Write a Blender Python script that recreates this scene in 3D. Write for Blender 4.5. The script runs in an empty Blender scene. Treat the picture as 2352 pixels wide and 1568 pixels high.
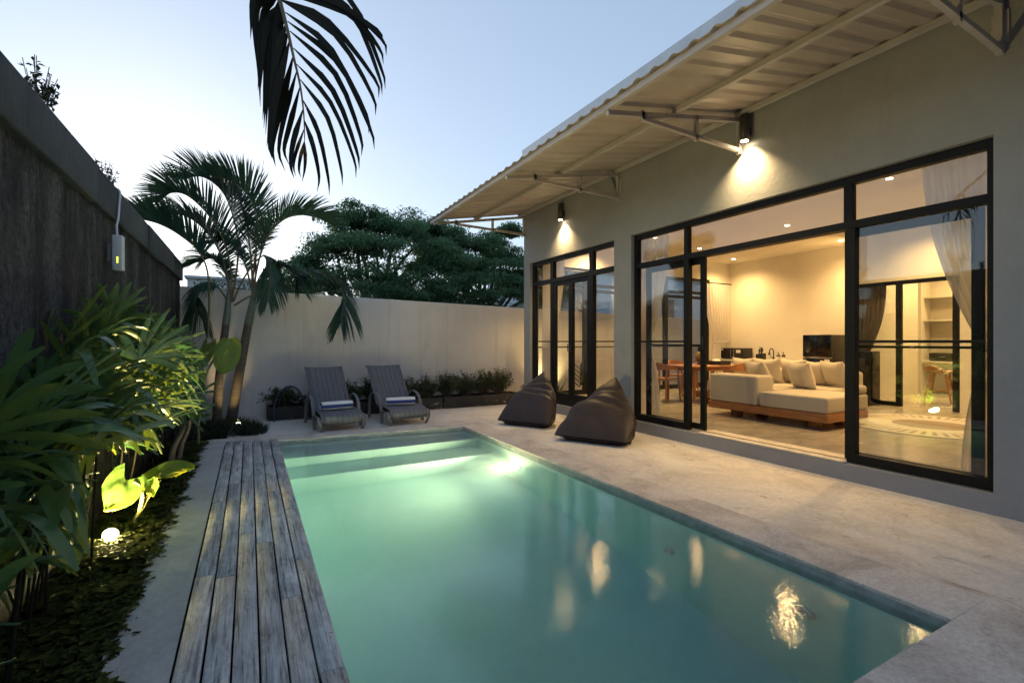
import bpy, bmesh, math, random
from mathutils import Vector, Matrix, noise
R = random.Random(7)
V = Vector
scene = bpy.context.scene
COL = scene.collection
rad = math.radians

# ------------------------------------------------------------------ photo geometry
F = 1110.7; YAW = math.atan(604 / F); CH = 1.3
cs, sn = math.cos(YAW), math.sin(YAW)
def ray(px, py):
    l = (px - 1176) / F
    return V((l * cs + sn, -l * sn + cs, (784 - py) / F))
def atY(px, py, y):
    r = ray(px, py); t = y / r[1]; return V((r[0] * t, y, CH + r[2] * t))
def atX(px, py, x):
    r = ray(px, py); t = x / r[0]; return V((x, r[1] * t, CH + r[2] * t))
def atD(px, py, d):
    r = ray(px, py); return V((r[0] * d, r[1] * d, CH + r[2] * d))

# ------------------------------------------------------------------ materials
MATS = {}
class NT:
    def __init__(s, name):
        s.m = bpy.data.materials.new(name); s.m.use_nodes = True
        s.t = s.m.node_tree; s.t.nodes.clear()
        s.out = s.n('ShaderNodeOutputMaterial'); MATS[name] = s.m
        s._co = None
    def n(s, typ, **kw):
        nd = s.t.nodes.new(typ)
        for k, v in kw.items(): setattr(nd, k, v)
        return nd
    def l(s, a, b): s.t.links.new(a, b)
    def set(s, nd, **kw):
        for k, v in kw.items():
            sock = nd.inputs[k.replace('_', ' ')]
            if hasattr(v, 'links') or isinstance(v, bpy.types.NodeSocket): s.l(v, sock)
            else: sock.default_value = v
        return nd
    def co(s, scale=(1, 1, 1), rot=(0, 0, 0)):
        if s._co is None: s._co = s.n('ShaderNodeTexCoord')
        mp = s.n('ShaderNodeMapping'); mp.inputs['Scale'].default_value = scale
        mp.inputs['Rotation'].default_value = rot
        s.l(s._co.outputs['Object'], mp.inputs['Vector']); return mp.outputs['Vector']
    def noise(s, scale=3, detail=5, rough=.6, co=(1, 1, 1), dist=0):
        nd = s.n('ShaderNodeTexNoise'); s.l(s.co(co), nd.inputs['Vector'])
        s.set(nd, Scale=scale, Detail=detail, Roughness=rough, Distortion=dist)
        return nd.outputs['Fac']
    def voro(s, scale=10, co=(1, 1, 1), feature='F1', out='Distance'):
        nd = s.n('ShaderNodeTexVoronoi', feature=feature); s.l(s.co(co), nd.inputs['Vector'])
        nd.inputs['Scale'].default_value = scale; return nd.outputs[out]
    def ramp(s, fac, stops):
        r = s.n('ShaderNodeValToRGB'); s.l(fac, r.inputs['Fac'])
        while len(r.color_ramp.elements) > 1: r.color_ramp.elements.remove(r.color_ramp.elements[-1])
        for i, (p, c) in enumerate(stops):
            e = r.color_ramp.elements[0] if i == 0 else r.color_ramp.elements.new(p)
            e.position = p
            if not isinstance(c, (tuple, list)): c = (c, c, c)
            e.color = (c[0], c[1], c[2], 1)
        return r.outputs['Color']
    def mix(s, fac, a, b, mode='MIX'):
        m = s.n('ShaderNodeMix', data_type='RGBA', blend_type=mode)
        for sock, v in ((m.inputs[0], fac), (m.inputs[6], a), (m.inputs[7], b)):
            if isinstance(v, bpy.types.NodeSocket): s.l(v, sock)
            elif sock.type == 'RGBA': sock.default_value = (v[0], v[1], v[2], 1) if not isinstance(v, float) else (v, v, v, 1)
            else: sock.default_value = v
        return m.outputs[2]
    def math(s, op, a, b=0.0):
        m = s.n('ShaderNodeMath', operation=op)
        for i, v in enumerate((a, b)):
            if isinstance(v, bpy.types.NodeSocket): s.l(v, m.inputs[i])
            else: m.inputs[i].default_value = v
        return m.outputs[0]
    def attr(s, name='rnd'):
        a = s.n('ShaderNodeAttribute'); a.attribute_name = name; return a.outputs['Fac']
    def bump(s, h, strength=.3, dist=.01):
        b = s.n('ShaderNodeBump'); s.l(h, b.inputs['Height'])
        b.inputs['Strength'].default_value = strength; b.inputs['Distance'].default_value = dist
        return b.outputs['Normal']
    def pbr(s, color, rough=.6, metal=0.0, spec=.5, normal=None, **kw):
        p = s.n('ShaderNodeBsdfPrincipled')
        for nm, v in (('Base Color', color), ('Roughness', rough), ('Metallic', metal), ('Specular IOR Level', spec)):
            if isinstance(v, bpy.types.NodeSocket): s.l(v, p.inputs[nm])
            elif nm == 'Base Color': p.inputs[nm].default_value = (v[0], v[1], v[2], 1)
            else: p.inputs[nm].default_value = v
        if normal is not None: s.l(normal, p.inputs['Normal'])
        for k, v in kw.items(): p.inputs[k].default_value = v
        return p.outputs['BSDF']
    def done(s, sh): s.l(sh, s.out.inputs['Surface']); return s.m

def simple(name, col, rough=.6, var=.12, scale=4, bump=.1, bscale=60, metal=0.0, spec=.5, co=(1, 1, 1)):
    t = NT(name)
    lo = tuple(c * (1 - var) for c in col); hi = tuple(min(1, c * (1 + var)) for c in col)
    c = t.ramp(t.noise(scale, 6, .65, co), [(.3, lo), (.7, hi)])
    nb = t.bump(t.noise(bscale, 4, .6, co), bump, .004) if bump else None
    return t.done(t.pbr(c, rough, metal, spec, nb))

def leafmat(name, lo, hi, trans=.35, rough=.4, tcol=None, spec=.5):
    t = NT(name)
    c = t.ramp(t.attr(), [(0, lo), (1, hi)])
    c = t.mix(.5, c, t.ramp(t.noise(9, 4), [(.3, .6), (.7, 1.0)]), 'MULTIPLY')
    p = t.pbr(c, rough, 0.0, spec)
    tr = t.n('ShaderNodeBsdfTranslucent')
    if tcol is None: tcol = (min(1, hi[0] * 2.2), min(1, hi[1] * 2.0), hi[2] * .6)
    tr.inputs['Color'].default_value = (*tcol, 1)
    m = t.n('ShaderNodeMixShader'); m.inputs[0].default_value = trans
    t.l(p, m.inputs[1]); t.l(tr.outputs[0], m.inputs[2])
    return t.done(m.outputs[0])

def emit(name, col, strength):
    t = NT(name); e = t.n('ShaderNodeEmission'); e.inputs['Color'].default_value = (*col, 1)
    e.inputs['Strength'].default_value = strength; return t.done(e.outputs[0])

WARM = (1.0, .62, .235)
def build_materials():
    # patio: pale trowelled concrete, mottled, with rusty worn patches
    t = NT('patio_concrete')
    big = t.ramp(t.noise(.9, 8, .72, dist=.6), [(.34, (.60, .53, .485)), (.5, (.76, .695, .65)), (.68, (.84, .79, .75))])
    fine = t.ramp(t.noise(26, 6, .8), [(.35, .72), (.6, 1.0)])
    c = t.mix(.75, big, fine, 'MULTIPLY')
    sw = t.ramp(t.noise(3.2, 9, .8, (1, .8, 1), .6), [(.38, .74), (.58, 1.0)])
    c = t.mix(.5, c, sw, 'MULTIPLY')
    st = t.ramp(t.noise(2.4, 7, .78, (1.6, .7, 1), 1.0), [(.595, 0.0), (.68, .75)])
    c = t.mix(st, c, (.30, .20, .125))
    sp = t.ramp(t.voro(38), [(.05, .55), (.12, 1.0)])
    c = t.mix(.35, c, sp, 'MULTIPLY')
    # hairline cracks
    cr = t.ramp(t.math('ABSOLUTE', t.math('SUBTRACT', t.noise(.55, 6, .6, dist=.3), .5)), [(0, .55), (.0035, 1.0)])
    c = t.mix(.5, c, cr, 'MULTIPLY')
    h = t.noise(70, 5, .75)
    t.done(t.pbr(c, t.ramp(t.noise(2, 5), [(.3, .48), (.7, .8)]), 0.0, .4, t.bump(h, .35, .006)))
    # coping: greyer, rougher worn concrete
    t = NT('coping_concrete')
    big = t.ramp(t.noise(2.2, 8, .75, dist=.5), [(.32, (.46, .39, .34)), (.52, (.72, .64, .585)), (.7, (.84, .78, .73))])
    fine = t.ramp(t.noise(45, 5, .8), [(.35, .65), (.62, 1.0)])
    c = t.mix(.8, big, fine, 'MULTIPLY')
    t.done(t.pbr(c, .8, 0.0, .3, t.bump(t.noise(60, 5, .8), .6, .008)))
    # coping inside edge, algae stained grey
    simple('coping_edge', (.32, .345, .345), .8, .3, 9, .5, 60)
    t = NT('strip_concrete')
    big = t.ramp(t.noise(1.6, 9, .75, (1, .6, 1), .7), [(.3, (.36, .36, .37)), (.5, (.50, .495, .495)), (.7, (.62, .61, .60))])
    fine = t.ramp(t.noise(30, 6, .8), [(.3, .72), (.6, 1.0)])
    c = t.mix(.7, big, fine, 'MULTIPLY')
    pt = t.ramp(t.noise(5, 8, .8, dist=1.5), [(.62, 0.0), (.68, .45)])
    c = t.mix(pt, c, (.16, .15, .145))
    t.done(t.pbr(c, .85, 0.0, .3, t.bump(t.noise(50, 5, .8), .5, .006)))
    # weathered teak boards
    t = NT('weathered_wood')
    base = t.ramp(t.attr(), [(0, (.46, .455, .47)), (.5, (.54, .535, .55)), (1, (.62, .615, .62))])
    warp = t.noise(1.5, 5, .6, (3, .5, 3), .5)
    grain = t.n('ShaderNodeTexNoise'); mp = t.n('ShaderNodeMapping'); mp.inputs['Scale'].default_value = (75, 2.2, 30)
    tc = t.n('ShaderNodeTexCoord'); cmb = t.n('ShaderNodeCombineXYZ'); t.l(t.math('MULTIPLY', t.attr(), 37.0), cmb.inputs[1])
    sc = t.n('ShaderNodeVectorMath', operation='ADD'); t.l(tc.outputs['Object'], sc.inputs[0]); t.l(cmb.outputs[0], sc.inputs[1])
    t.l(sc.outputs[0], mp.inputs['Vector']); t.l(mp.outputs[0], grain.inputs['Vector'])
    t.set(grain, Scale=1.0, Detail=7.0, Roughness=.7, Distortion=.9)
    g = t.ramp(grain.outputs['Fac'], [(.36, .22), (.45, .7), (.55, 1.08)])
    c = t.mix(.9, base, g, 'MULTIPLY')
    blot = t.ramp(t.noise(5, 7, .75, (1.4, .45, 1), .8), [(.38, .5), (.62, 1.12)])
    c = t.mix(.8, c, blot, 'MULTIPLY')
    white = t.ramp(t.noise(7, 8, .8, (1.6, .5, 1), .8), [(.52, 0.0), (.7, .45)])
    c = t.mix(white, c, (.70, .70, .72))
    rust = t.ramp(t.noise(7.5, 6, .78, (1, .8, 1), .7), [(.60, 0.0), (.67, .8)])
    c = t.mix(rust, c, (.19, .115, .075))
    nail = t.ramp(t.voro(9, (1, .55, 1)), [(.035, 0.0), (.05, 1.0)])
    c = t.mix(.85, c, nail, 'MULTIPLY')
    t.done(t.pbr(c, .75, 0.0, .3, t.bump(grain.outputs['Fac'], .7, .006)))
    simple('dark_gap', (.012, .012, .012), .9, .2, 5, 0)
    # plaster
    t = NT('house_plaster')
    c = t.ramp(t.noise(1.1, 7, .65), [(.3, (.265, .265, .275)), (.7, (.335, .333, .343))])
    c = t.mix(.3, c, t.ramp(t.noise(18, 5, .7), [(.3, .8), (.7, 1.0)]), 'MULTIPLY')
    stn = t.ramp(t.noise(1.3, 7, .75, (1, 2.0, .5), .6), [(.55, 0.0), (.72, .30)])
    c = t.mix(stn, c, (.20, .195, .19))
    scf = t.ramp(t.noise(7, 8, .8, (1, 1, 1), .8), [(.66, 0.0), (.70, .30)])
    c = t.mix(scf, c, (.17, .165, .16))
    t.done(t.pbr(c, .75, 0.0, .3, t.bump(t.noise(9, 8, .75), .4, .012)))
    t = NT('garden_wall_plaster')
    c = t.ramp(t.noise(.8, 7, .65), [(.3, (.57, .54, .545)), (.7, (.68, .65, .655))])
    stn = t.ramp(t.noise(1.1, 7, .7, (2.5, 1, .35), .6), [(.58, 0.0), (.72, .35)])
    c = t.mix(stn, c, (.42, .39, .385))
    drip = t.ramp(t.noise(2.6, 7, .7, (3.2, 1, .12), .3), [(.54, 0.0), (.68, .28)])
    c = t.mix(drip, c, (.36, .33, .325))
    spk = t.ramp(t.voro(3.1), [(.018, .55), (.03, 1.0)])
    c = t.mix(.7, c, spk, 'MULTIPLY')
    pat = t.ramp(t.noise(1.7, 7, .75, (2.2, 1, .7), 1.0), [(.66, 0.0), (.69, .5)])
    c = t.mix(pat, c, (.72, .69, .66))
    t.done(t.pbr(c, .85, 0.0, .25, t.bump(t.noise(25, 6, .7), .3, .006)))
    t = NT('dark_rough_stone')
    v = t.noise(2.2, 8, .7, (1, 1.6, .22), .5)
    c = t.ramp(v, [(.34, (.007, .007, .009)), (.5, (.03, .03, .036)), (.64, (.11, .108, .118))])
    c2 = t.ramp(t.noise(26, 7, .9), [(.40, .12), (.60, 1.5)])
    c = t.mix(.9, c, c2, 'MULTIPLY')
    ru = t.ramp(t.noise(4, 6, .8), [(.55, 0.0), (.75, .5)])
    c = t.mix(ru, c, (.085, .062, .05))
    t.done(t.pbr(c, .85, 0.0, .3, t.bump(t.noise(42, 6, .8), 1.0, .03)))
    t = NT('dark_coping')
    c = t.ramp(t.noise(2.4, 8, .7, (1, 1, 1), .5), [(.3, (.021, .027, .036)), (.7, (.058, .068, .082))])
    c = t.mix(.5, c, t.ramp(t.noise(6, 6, .7, (1, 5, .3)), [(.35, .45), (.6, 1.0)]), 'MULTIPLY')
    t.done(t.pbr(c, .8, 0.0, .3, t.bump(t.noise(30, 5, .7), .4, .006)))
    t = NT('peeling_planter')
    c = t.ramp(t.noise(3, 6, .7), [(.3, (.022, .021, .022)), (.7, (.055, .052, .05))])
    pl = t.ramp(t.noise(3.4, 7, .78, (1, 1, 2), .9), [(.59, 0.0), (.62, .9)])
    c = t.mix(pl, c, (.42, .37, .33))
    t.done(t.pbr(c, .85, 0.0, .3, t.bump(t.noise(30, 5, .8), .6, .01)))
    simple('black_metal', (.006, .006, .0065), .5, .3, 4, .1, 60, spec=.22)
    simple('flashing', (.62, .64, .66), .5, .1, 3, .06, 40)
    simple('white_steel', (.42, .385, .385), .5, .1, 5, .06, 60)
    t = NT('roof_sheet')
    c = t.ramp(t.noise(1.2, 6, .7, (1, 3, 1)), [(.3, (.36, .305, .275)), (.7, (.45, .39, .355))])
    t.done(t.pbr(c, .45, 0.0, .4, t.bump(t.noise(30, 3, .5), .05, .004)))
    simple('lamp_housing', (.035, .033, .033), .4, .2, 5, .05)
    # glass: thin sheet, clear with a fresnel reflection
    t = NT('window_glass')
    lw = t.n('ShaderNodeLayerWeight'); lw.inputs['Blend'].default_value = .5; fr = t.math('ADD', .13, t.math('MULTIPLY', .85, t.math('POWER', lw.outputs['Facing'], 4.5)))
    tr = t.n('ShaderNodeBsdfTransparent'); tr.inputs['Color'].default_value = (.93, .95, .94, 1)
    gl = t.n('ShaderNodeBsdfGlossy'); gl.inputs['Roughness'].default_value = .012
    t.l(t.bump(t.noise(1.6, 2, .4), .06, .01), gl.inputs['Normal'])
    m = t.n('ShaderNodeMixShader'); t.l(fr, m.inputs[0]); t.l(tr.outputs[0], m.inputs[1]); t.l(gl.outputs[0], m.inputs[2])
    t.done(m.outputs[0])
    # water
    t = NT('pool_water')
    g = t.n('ShaderNodeBsdfGlass'); g.inputs['IOR'].default_value = 1.333; g.inputs['Roughness'].default_value = .008
    g.inputs['Color'].default_value = (1, 1, 1, 1)
    hh = t.math('ADD', t.noise(2.2, 2, .5), t.math('MULTIPLY', t.noise(62, 2, .55), .22))
    t.l(t.bump(hh, .10, .03), g.inputs['Normal'])
    ab = t.n('ShaderNodeVolumeAbsorption'); ab.inputs['Color'].default_value = (.29, .80, .93, 1); ab.inputs['Density'].default_value = .27
    sct = t.n('ShaderNodeVolumeScatter'); sct.inputs['Color'].default_value = (.75, .96, .98, 1); sct.inputs['Density'].default_value = .085; sct.inputs['Anisotropy'].default_value = .4
    ad = t.n('ShaderNodeAddShader'); t.l(ab.outputs[0], ad.inputs[0]); t.l(sct.outputs[0], ad.inputs[1])
    t.l(ad.outputs[0], t.out.inputs['Volume']); t.done(g.outputs[0])
    t = NT('pool_plaster')
    c = t.ramp(t.noise(1.1, 7, .7, dist=.4), [(.3, (.57, .745, .735)), (.7, (.68, .855, .845))])
    c = t.mix(.3, c, t.ramp(t.noise(20, 5, .8), [(.35, .72), (.6, 1.0)]), 'MULTIPLY')
    t.done(t.pbr(c, .8, 0.0, .2, t.bump(t.noise(40, 4, .7), .2, .004)))
    simple('soil', (.022, .016, .012), .98, .4, 8, .8, 50, spec=.05)
    simple('ground_earth', (.09, .08, .06), .95, .3, .3, .3, 5)
    # interior
    simple('interior_paint', (.74, .70, .62), .8, .03, 2, .05, 30)
    simple('ceiling_paint', (.72, .68, .60), .85, .02, 2, 0)
    t = NT('polished_floor')
    c = t.ramp(t.noise(1.6, 8, .7, (1, 2.4, 1), .9), [(.3, (.26, .235, .20)), (.5, (.39, .355, .30)), (.7, (.53, .49, .42))])
    t.done(t.pbr(c, t.ramp(t.noise(3, 5), [(.3, .12), (.7, .28)]), 0.0, .5, t.bump(t.noise(5, 4), .03, .01)))
    simple('threshold_stone', (.52, .46, .40), .6, .25, 7, .3, 60)
    t = NT('sofa_fabric')
    c = t.ramp(t.noise(2, 4, .6), [(.3, (.46, .415, .35)), (.7, (.53, .48, .405))])
    t.done(t.pbr(c, .9, 0.0, .15, t.bump(t.noise(260, 2, .5), .15, .002), **{'Sheen Weight': .2}))
    def woodm(name, a, b, co=(2, 14, 14), rough=.4):
        t = NT(name)
        g = t.noise(2.2, 6, .65, co, 1.2)
        c = t.ramp(g, [(.3, a), (.7, b)])
        return t.done(t.pbr(c, rough, 0.0, .4, t.bump(g, .15, .003)))
    woodm('teak', (.24, .095, .035), (.42, .19, .075))
    woodm('teak_long', (.24, .095, .035), (.44, .20, .08), (14, 2, 14))
    woodm('dark_teak', (.15, .055, .022), (.26, .105, .042))
    simple('counter_stone', (.45, .42, .36), .5, .12, 6, .1, 50)
    simple('cabinet_white', (.60, .56, .48), .6, .05, 3, .03, 50)
    simple('gloss_black', (.006, .006, .007), .12, .3, 5, 0)
    simple('satin_black', (.016, .016, .017), .4, .3, 8, .05)
    simple('chrome', (.45, .43, .40), .25, .1, 5, 0, metal=1.0)
    simple('label_paper', (.68, .66, .60), .7, .05, 20, 0)
    simple('amber_bottle', (.035, .012, .006), .15, .3, 5, 0)
    simple('green_leafy', (.03, .06, .025), .5, .3, 12, .2)
    simple('pineapple_skin', (.20, .14, .05), .6, .4, 40, .8, 40)
    simple('drawer_black', (.02, .017, .015), .5, .3, 5, .05)
    t = NT('curtain_cloth')
    d = t.n('ShaderNodeBsdfDiffuse'); d.inputs['Color'].default_value = (.74, .71, .70, 1)
    tr = t.n('ShaderNodeBsdfTranslucent'); tr.inputs['Color'].default_value = (.74, .70, .66, 1)
    tp = t.n('ShaderNodeBsdfTransparent')
    m = t.n('ShaderNodeMixShader'); m.inputs[0].default_value = .45; t.l(d.outputs[0], m.inputs[1]); t.l(tr.outputs[0], m.inputs[2])
    m2 = t.n('ShaderNodeMixShader'); m2.inputs[0].default_value = .12; t.l(m.outputs[0], m2.inputs[1]); t.l(tp.outputs[0], m2.inputs[2])
    t.done(m2.outputs[0])
    simple('drape_taupe', (.17, .135, .105), .9, .15, 6, .2, 90)
    t = NT('rug_pattern')
    # radial woven rug: centre disc and outer ring of rays
    co = t.n('ShaderNodeTexCoord'); sx = t.n('ShaderNodeSeparateXYZ'); t.l(co.outputs['Object'], sx.inputs[0])
    ang = t.math('ARCTAN2', sx.outputs[1], sx.outputs[0])
    rr = t.math('SQRT', t.math('ADD', t.math('MULTIPLY', sx.outputs[0], sx.outputs[0]), t.math('MULTIPLY', sx.outputs[1], sx.outputs[1])))
    saw = t.math('FRACT', t.math('MULTIPLY', ang, 52 / (2 * math.pi)))
    ray_ = t.math('LESS_THAN', saw, .42)
    ring = t.math('MULTIPLY', t.math('GREATER_THAN', rr, .69), t.math('LESS_THAN', rr, .97))
    cen = t.math('LESS_THAN', rr, .43)
    f = t.math('MAXIMUM', t.math('MULTIPLY', ray_, ring), cen)
    c = t.mix(f, (.62, .56, .47), (.33, .26, .185))
    c = t.mix(.4, c, t.ramp(t.noise(90, 3, .7), [(.3, .6), (.7, 1.0)]), 'MULTIPLY')
    t.done(t.pbr(c, .95, 0.0, .1, t.bump(t.noise(120, 3, .7), .6, .004)))
    # outdoor furniture
    t = NT('beanbag_vinyl')
    c = t.ramp(t.noise(3, 6, .65), [(.3, (.024, .0155, .0175)), (.7, (.043, .029, .032))])
    hb = t.math('ADD', t.noise(3.2, 3, .5, (1, 1, .8), .25), t.math('MULTIPLY', t.noise(200, 2, .5), .03))
    t.done(t.pbr(c, t.ramp(t.noise(6, 5), [(.3, .40), (.7, .55)]), 0.0, .3, t.bump(hb, .5, .035)))
    t = NT('sling_fabric')
    co = t.n('ShaderNodeTexCoord'); sx = t.n('ShaderNodeSeparateXYZ'); t.l(co.outputs['Object'], sx.inputs[0])
    fr = t.math('FRACT', t.math('MULTIPLY', t.math('ADD', sx.outputs[0], 5.0), 13.0))
    stp = t.math('LESS_THAN', fr, .13)
    c = t.ramp(t.noise(60, 4, .8, (1, .12, .12)), [(.3, (.105, .105, .125)), (.7, (.17, .17, .195))])
    c = t.mix(stp, c, (.075, .075, .086))
    t.done(t.pbr(c, .7, 0.0, .3, t.bump(t.noise(300, 2, .5), .2, .002)))
    simple('lounger_metal', (.13, .13, .138), .45, .12, 6, .05, 80)
    t = NT('striped_towel')
    a = t.attr('rnd')
    c = t.mix(a, (.035, .06, .26), (.72, .72, .74))
    t.done(t.pbr(c, .95, 0.0, .1, t.bump(t.noise(180, 3, .7), .8, .006)))
    simple('hose_rubber', (.018, .03, .09), .5, .2, 8, .05)
    simple('white_plastic', (.62, .62, .63), .4, .04, 5, 0)
    simple('grey_plastic', (.20, .20, .21), .5, .1, 5, 0)
    emit('led_yellow', (.75, 1.0, .05), .5)
    emit('led_blue', (.1, .2, 1.0), 6)
    emit('lamp_glow', (1.0, .80, .48), 12)
    emit('garden_glow', (1.0, .80, .36), 170)
    emit('pool_glow', (1.0, .95, .66), 26)
    emit('downlight_glow', (1.0, .80, .48), 8)
    # vegetation
    leafmat('palm_leaf', (.022, .06, .046), (.05, .12, .086), .3, .5, (.08, .14, .06), spec=.35)
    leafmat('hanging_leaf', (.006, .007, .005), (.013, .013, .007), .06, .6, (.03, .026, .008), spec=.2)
    simple('palm_stem', (.15, .105, .05), .5, .3, 8, .15, 50)
    t = NT('palm_bark')
    sx = t.n('ShaderNodeSeparateXYZ'); co = t.n('ShaderNodeTexCoord'); t.l(co.outputs['Object'], sx.inputs[0])
    zz = t.math('ADD', t.math('MULTIPLY', sx.outputs[2], 10.5), t.math('MULTIPLY', t.noise(3, 3), .7))
    rg = t.math('FRACT', zz)
    c = t.ramp(rg, [(0, (.03, .026, .02)), (.08, (.15, .125, .10)), (.2, (.095, .082, .066)), (.85, (.12, .105, .085)), (1, (.05, .042, .034))])
    c = t.mix(.6, c, t.ramp(t.noise(22, 6, .8), [(.3, .45), (.65, 1.0)]), 'MULTIPLY')
    t.done(t.pbr(c, .85, 0.0, .2, t.bump(rg, .6, .02)))
    simple('crownshaft', (.11, .13, .10), .5, .35, 7, .1, 40, co=(1, 1, .4))
    leafmat('rhapis_leaf', (.03, .092, .038), (.075, .185, .07), .28, .36, (.16, .21, .03), spec=.45)
    leafmat('taro_leaf', (.06, .14, .03), (.10, .20, .045), .50, .45, (.42, .46, .04))
    leafmat('groundcover_leaf', (.016, .028, .008), (.085, .10, .020), .25, .7, (.10, .11, .02), spec=.15)
    leafmat('grass_blade', (.006, .016, .007), (.018, .036, .015), .2, .4)
    leafmat('shrub_leaf', (.03, .055, .022), (.075, .115, .045), .25, .45, (.09, .12, .03))
    leafmat('tree_leaf', (.055, .13, .085), (.13, .25, .15), .5, .65, (.18, .31, .15), spec=.2)
    leafmat('weed_leaf', (.012, .022, .014), (.028, .04, .024), .15, .6)
    leafmat('agave_leaf', (.012, .018, .012), (.03, .04, .025), .1, .5)
    simple('dark_cane', (.016, .015, .010), .8, .3, 12, .4, 60, spec=.2)
    simple('twig_bark', (.10, .08, .06), .85, .3, 12, .4, 60)
    simple('tree_bark', (.05, .04, .032), .9, .3, 6, .5, 30)
    simple('frangipani_bark', (.20, .155, .125), .75, .3, 9, .3, 40)
    simple('taro_stem', (.16, .15, .06), .5, .3, 8, .1, 50)
    simple('blue_render', (.36, .47, .56), .85, .08, 1, .1, 20)
    simple('pale_render', (.50, .55, .57), .85, .08, 1, .1, 20)
    simple('window_dark', (.03, .035, .045), .2, .2, 3, 0)
build_materials()

# ------------------------------------------------------------------ mesh builder
class MB:
    def __init__(s): s.v = []; s.f = []; s.c = []; s.sm = []
    def add(s, vs, fs, c=0.5, smooth=False):
        b = len(s.v); s.v.extend(tuple(x) for x in vs)
        for f in fs: s.f.append(tuple(b + i for i in f)); s.c.append(c); s.sm.append(smooth)
        return s
    def bm(s, bm, c=.5, smooth=False):
        bm.verts.index_update()
        s.add([v.co[:] for v in bm.verts], [[v.index for v in f.verts] for f in bm.faces], c, smooth); bm.free(); return s
    def box(s, lo, hi, b=0.0, c=.5, seg=2, M=None):
        bm = bmesh.new(); bmesh.ops.create_cube(bm, size=1)
        ce = [(lo[i] + hi[i]) / 2 for i in range(3)]; d = [abs(hi[i] - lo[i]) for i in range(3)]
        for v in bm.verts: v.co = V((v.co.x * d[0] + ce[0], v.co.y * d[1] + ce[1], v.co.z * d[2] + ce[2]))
        if b > 0: bmesh.ops.bevel(bm, geom=list(bm.edges), offset=min(b, min(d) * .45), segments=seg, profile=.6, affect='EDGES')
        if M is not None: bmesh.ops.transform(bm, matrix=M, verts=bm.verts)
        return s.bm(bm, c, b > 0)
    def hexa(s, p, c=.5):  # 8 corners: bottom 4 ccw, top 4 ccw
        return s.add(p, [(3, 2, 1, 0), (4, 5, 6, 7), (0, 1, 5, 4), (1, 2, 6, 5), (2, 3, 7, 6), (3, 0, 4, 7)], c)
    def tube(s, pts, r, n=8, c=.5, cap=True, flat=None):
        pts = [V(p) for p in pts]; k = len(pts); rs = r if isinstance(r, (list, tuple)) else [r] * k
        up = None; vs = []
        for i, p in enumerate(pts):
            t = (pts[min(i + 1, k - 1)] - pts[max(i - 1, 0)]).normalized()
            if up is None: up = t.orthogonal().normalized()
            up = (up - t * up.dot(t)); up = up.normalized() if up.length > 1e-6 else t.orthogonal().normalized()
            w = t.cross(up)
            for j in range(n):
                a = 2 * math.pi * j / n
                vs.append(p + (up * math.cos(a) + w * math.sin(a)) * rs[i])
        fs = [(i * n + j, i * n + (j + 1) % n, (i + 1) * n + (j + 1) % n, (i + 1) * n + j) for i in range(k - 1) for j in range(n)]
        s.add(vs, fs, c, True)
        if cap: s.add(vs[:n], [tuple(range(n))[::-1]], c); s.add(vs[-n:], [tuple(range(n))], c)
        return s
    def bar(s, a, b, w, h, up=(0, 0, 1), c=.5):   # rectangular bar between two points
        a, b = V(a), V(b); t = (b - a).normalized(); up = V(up); sd = t.cross(up)
        if sd.length < 1e-5: sd = t.orthogonal()
        sd.normalize(); u = sd.cross(t).normalized(); sd = sd * w / 2; u = u * h / 2
        return s.hexa([a - sd - u, b - sd - u, b + sd - u, a + sd - u, a - sd + u, b - sd + u, b + sd + u, a + sd + u], c)
    def ribbon(s, pts, w, th, across, c=.5):   # flat strap along pts
        pts = [V(p) for p in pts]; ac = V(across).normalized(); vs = []
        for i, p in enumerate(pts):
            t = (pts[min(i + 1, len(pts) - 1)] - pts[max(i - 1, 0)]).normalized(); nn = t.cross(ac).normalized()
            for q in (-1, 1):
                for m in (-1, 1): vs.append(p + ac * q * w / 2 + nn * m * th / 2)
        fs = []
        for i in range(len(pts) - 1):
            a, b = 4 * i, 4 * i + 4
            for x, y in ((0, 1), (1, 3), (3, 2), (2, 0)): fs.append((a + x, a + y, b + y, b + x))
        fs += [(0, 2, 3, 1), tuple(4 * (len(pts) - 1) + i for i in (0, 1, 3, 2))]
        return s.add(vs, fs, c, False)
    def lathe(s, prof, ce, n=20, c=.5, M=None):
        vs = []
        for (r, z) in prof:
            for j in range(n):
                a = 2 * math.pi * j / n; p = V((r * math.cos(a), r * math.sin(a), z))
                if M is not None: p = M @ p
                vs.append(p + V(ce))
        fs = [(i * n + j, i * n + (j + 1) % n, (i + 1) * n + (j + 1) % n, (i + 1) * n + j) for i in range(len(prof) - 1) for j in range(n)]
        s.add(vs, fs, c, True)
        s.add(vs[:n], [tuple(range(n))[::-1]], c); s.add(vs[-n:], [tuple(range(n))], c); return s
    def grid(s, fn, nu, nv, c=.5, smooth=True):
        vs = [fn(i / nu, j / nv) for i in range(nu + 1) for j in range(nv + 1)]
        fs = [(i * (nv + 1) + j, (i + 1) * (nv + 1) + j, (i + 1) * (nv + 1) + j + 1, i * (nv + 1) + j + 1) for i in range(nu) for j in range(nv)]
        return s.add(vs, fs, c, smooth)
    def strip(s, pts, ws, side, c=.5, fold=0.0, nrm=None):
        vs = []; k = len(pts)
        for p, w, sd in zip(pts, ws, side):
            if fold and nrm is not None: vs += [p - sd * w + nrm * w * fold, p, p + sd * w + nrm * w * fold]
            else: vs += [p - sd * w, p + sd * w]
        m = 3 if (fold and nrm is not None) else 2
        fs = [(i * m + j, i * m + j + 1, (i + 1) * m + j + 1, (i + 1) * m + j) for i in range(k - 1) for j in range(m - 1)]
        return s.add(vs, fs, c, True)
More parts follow.
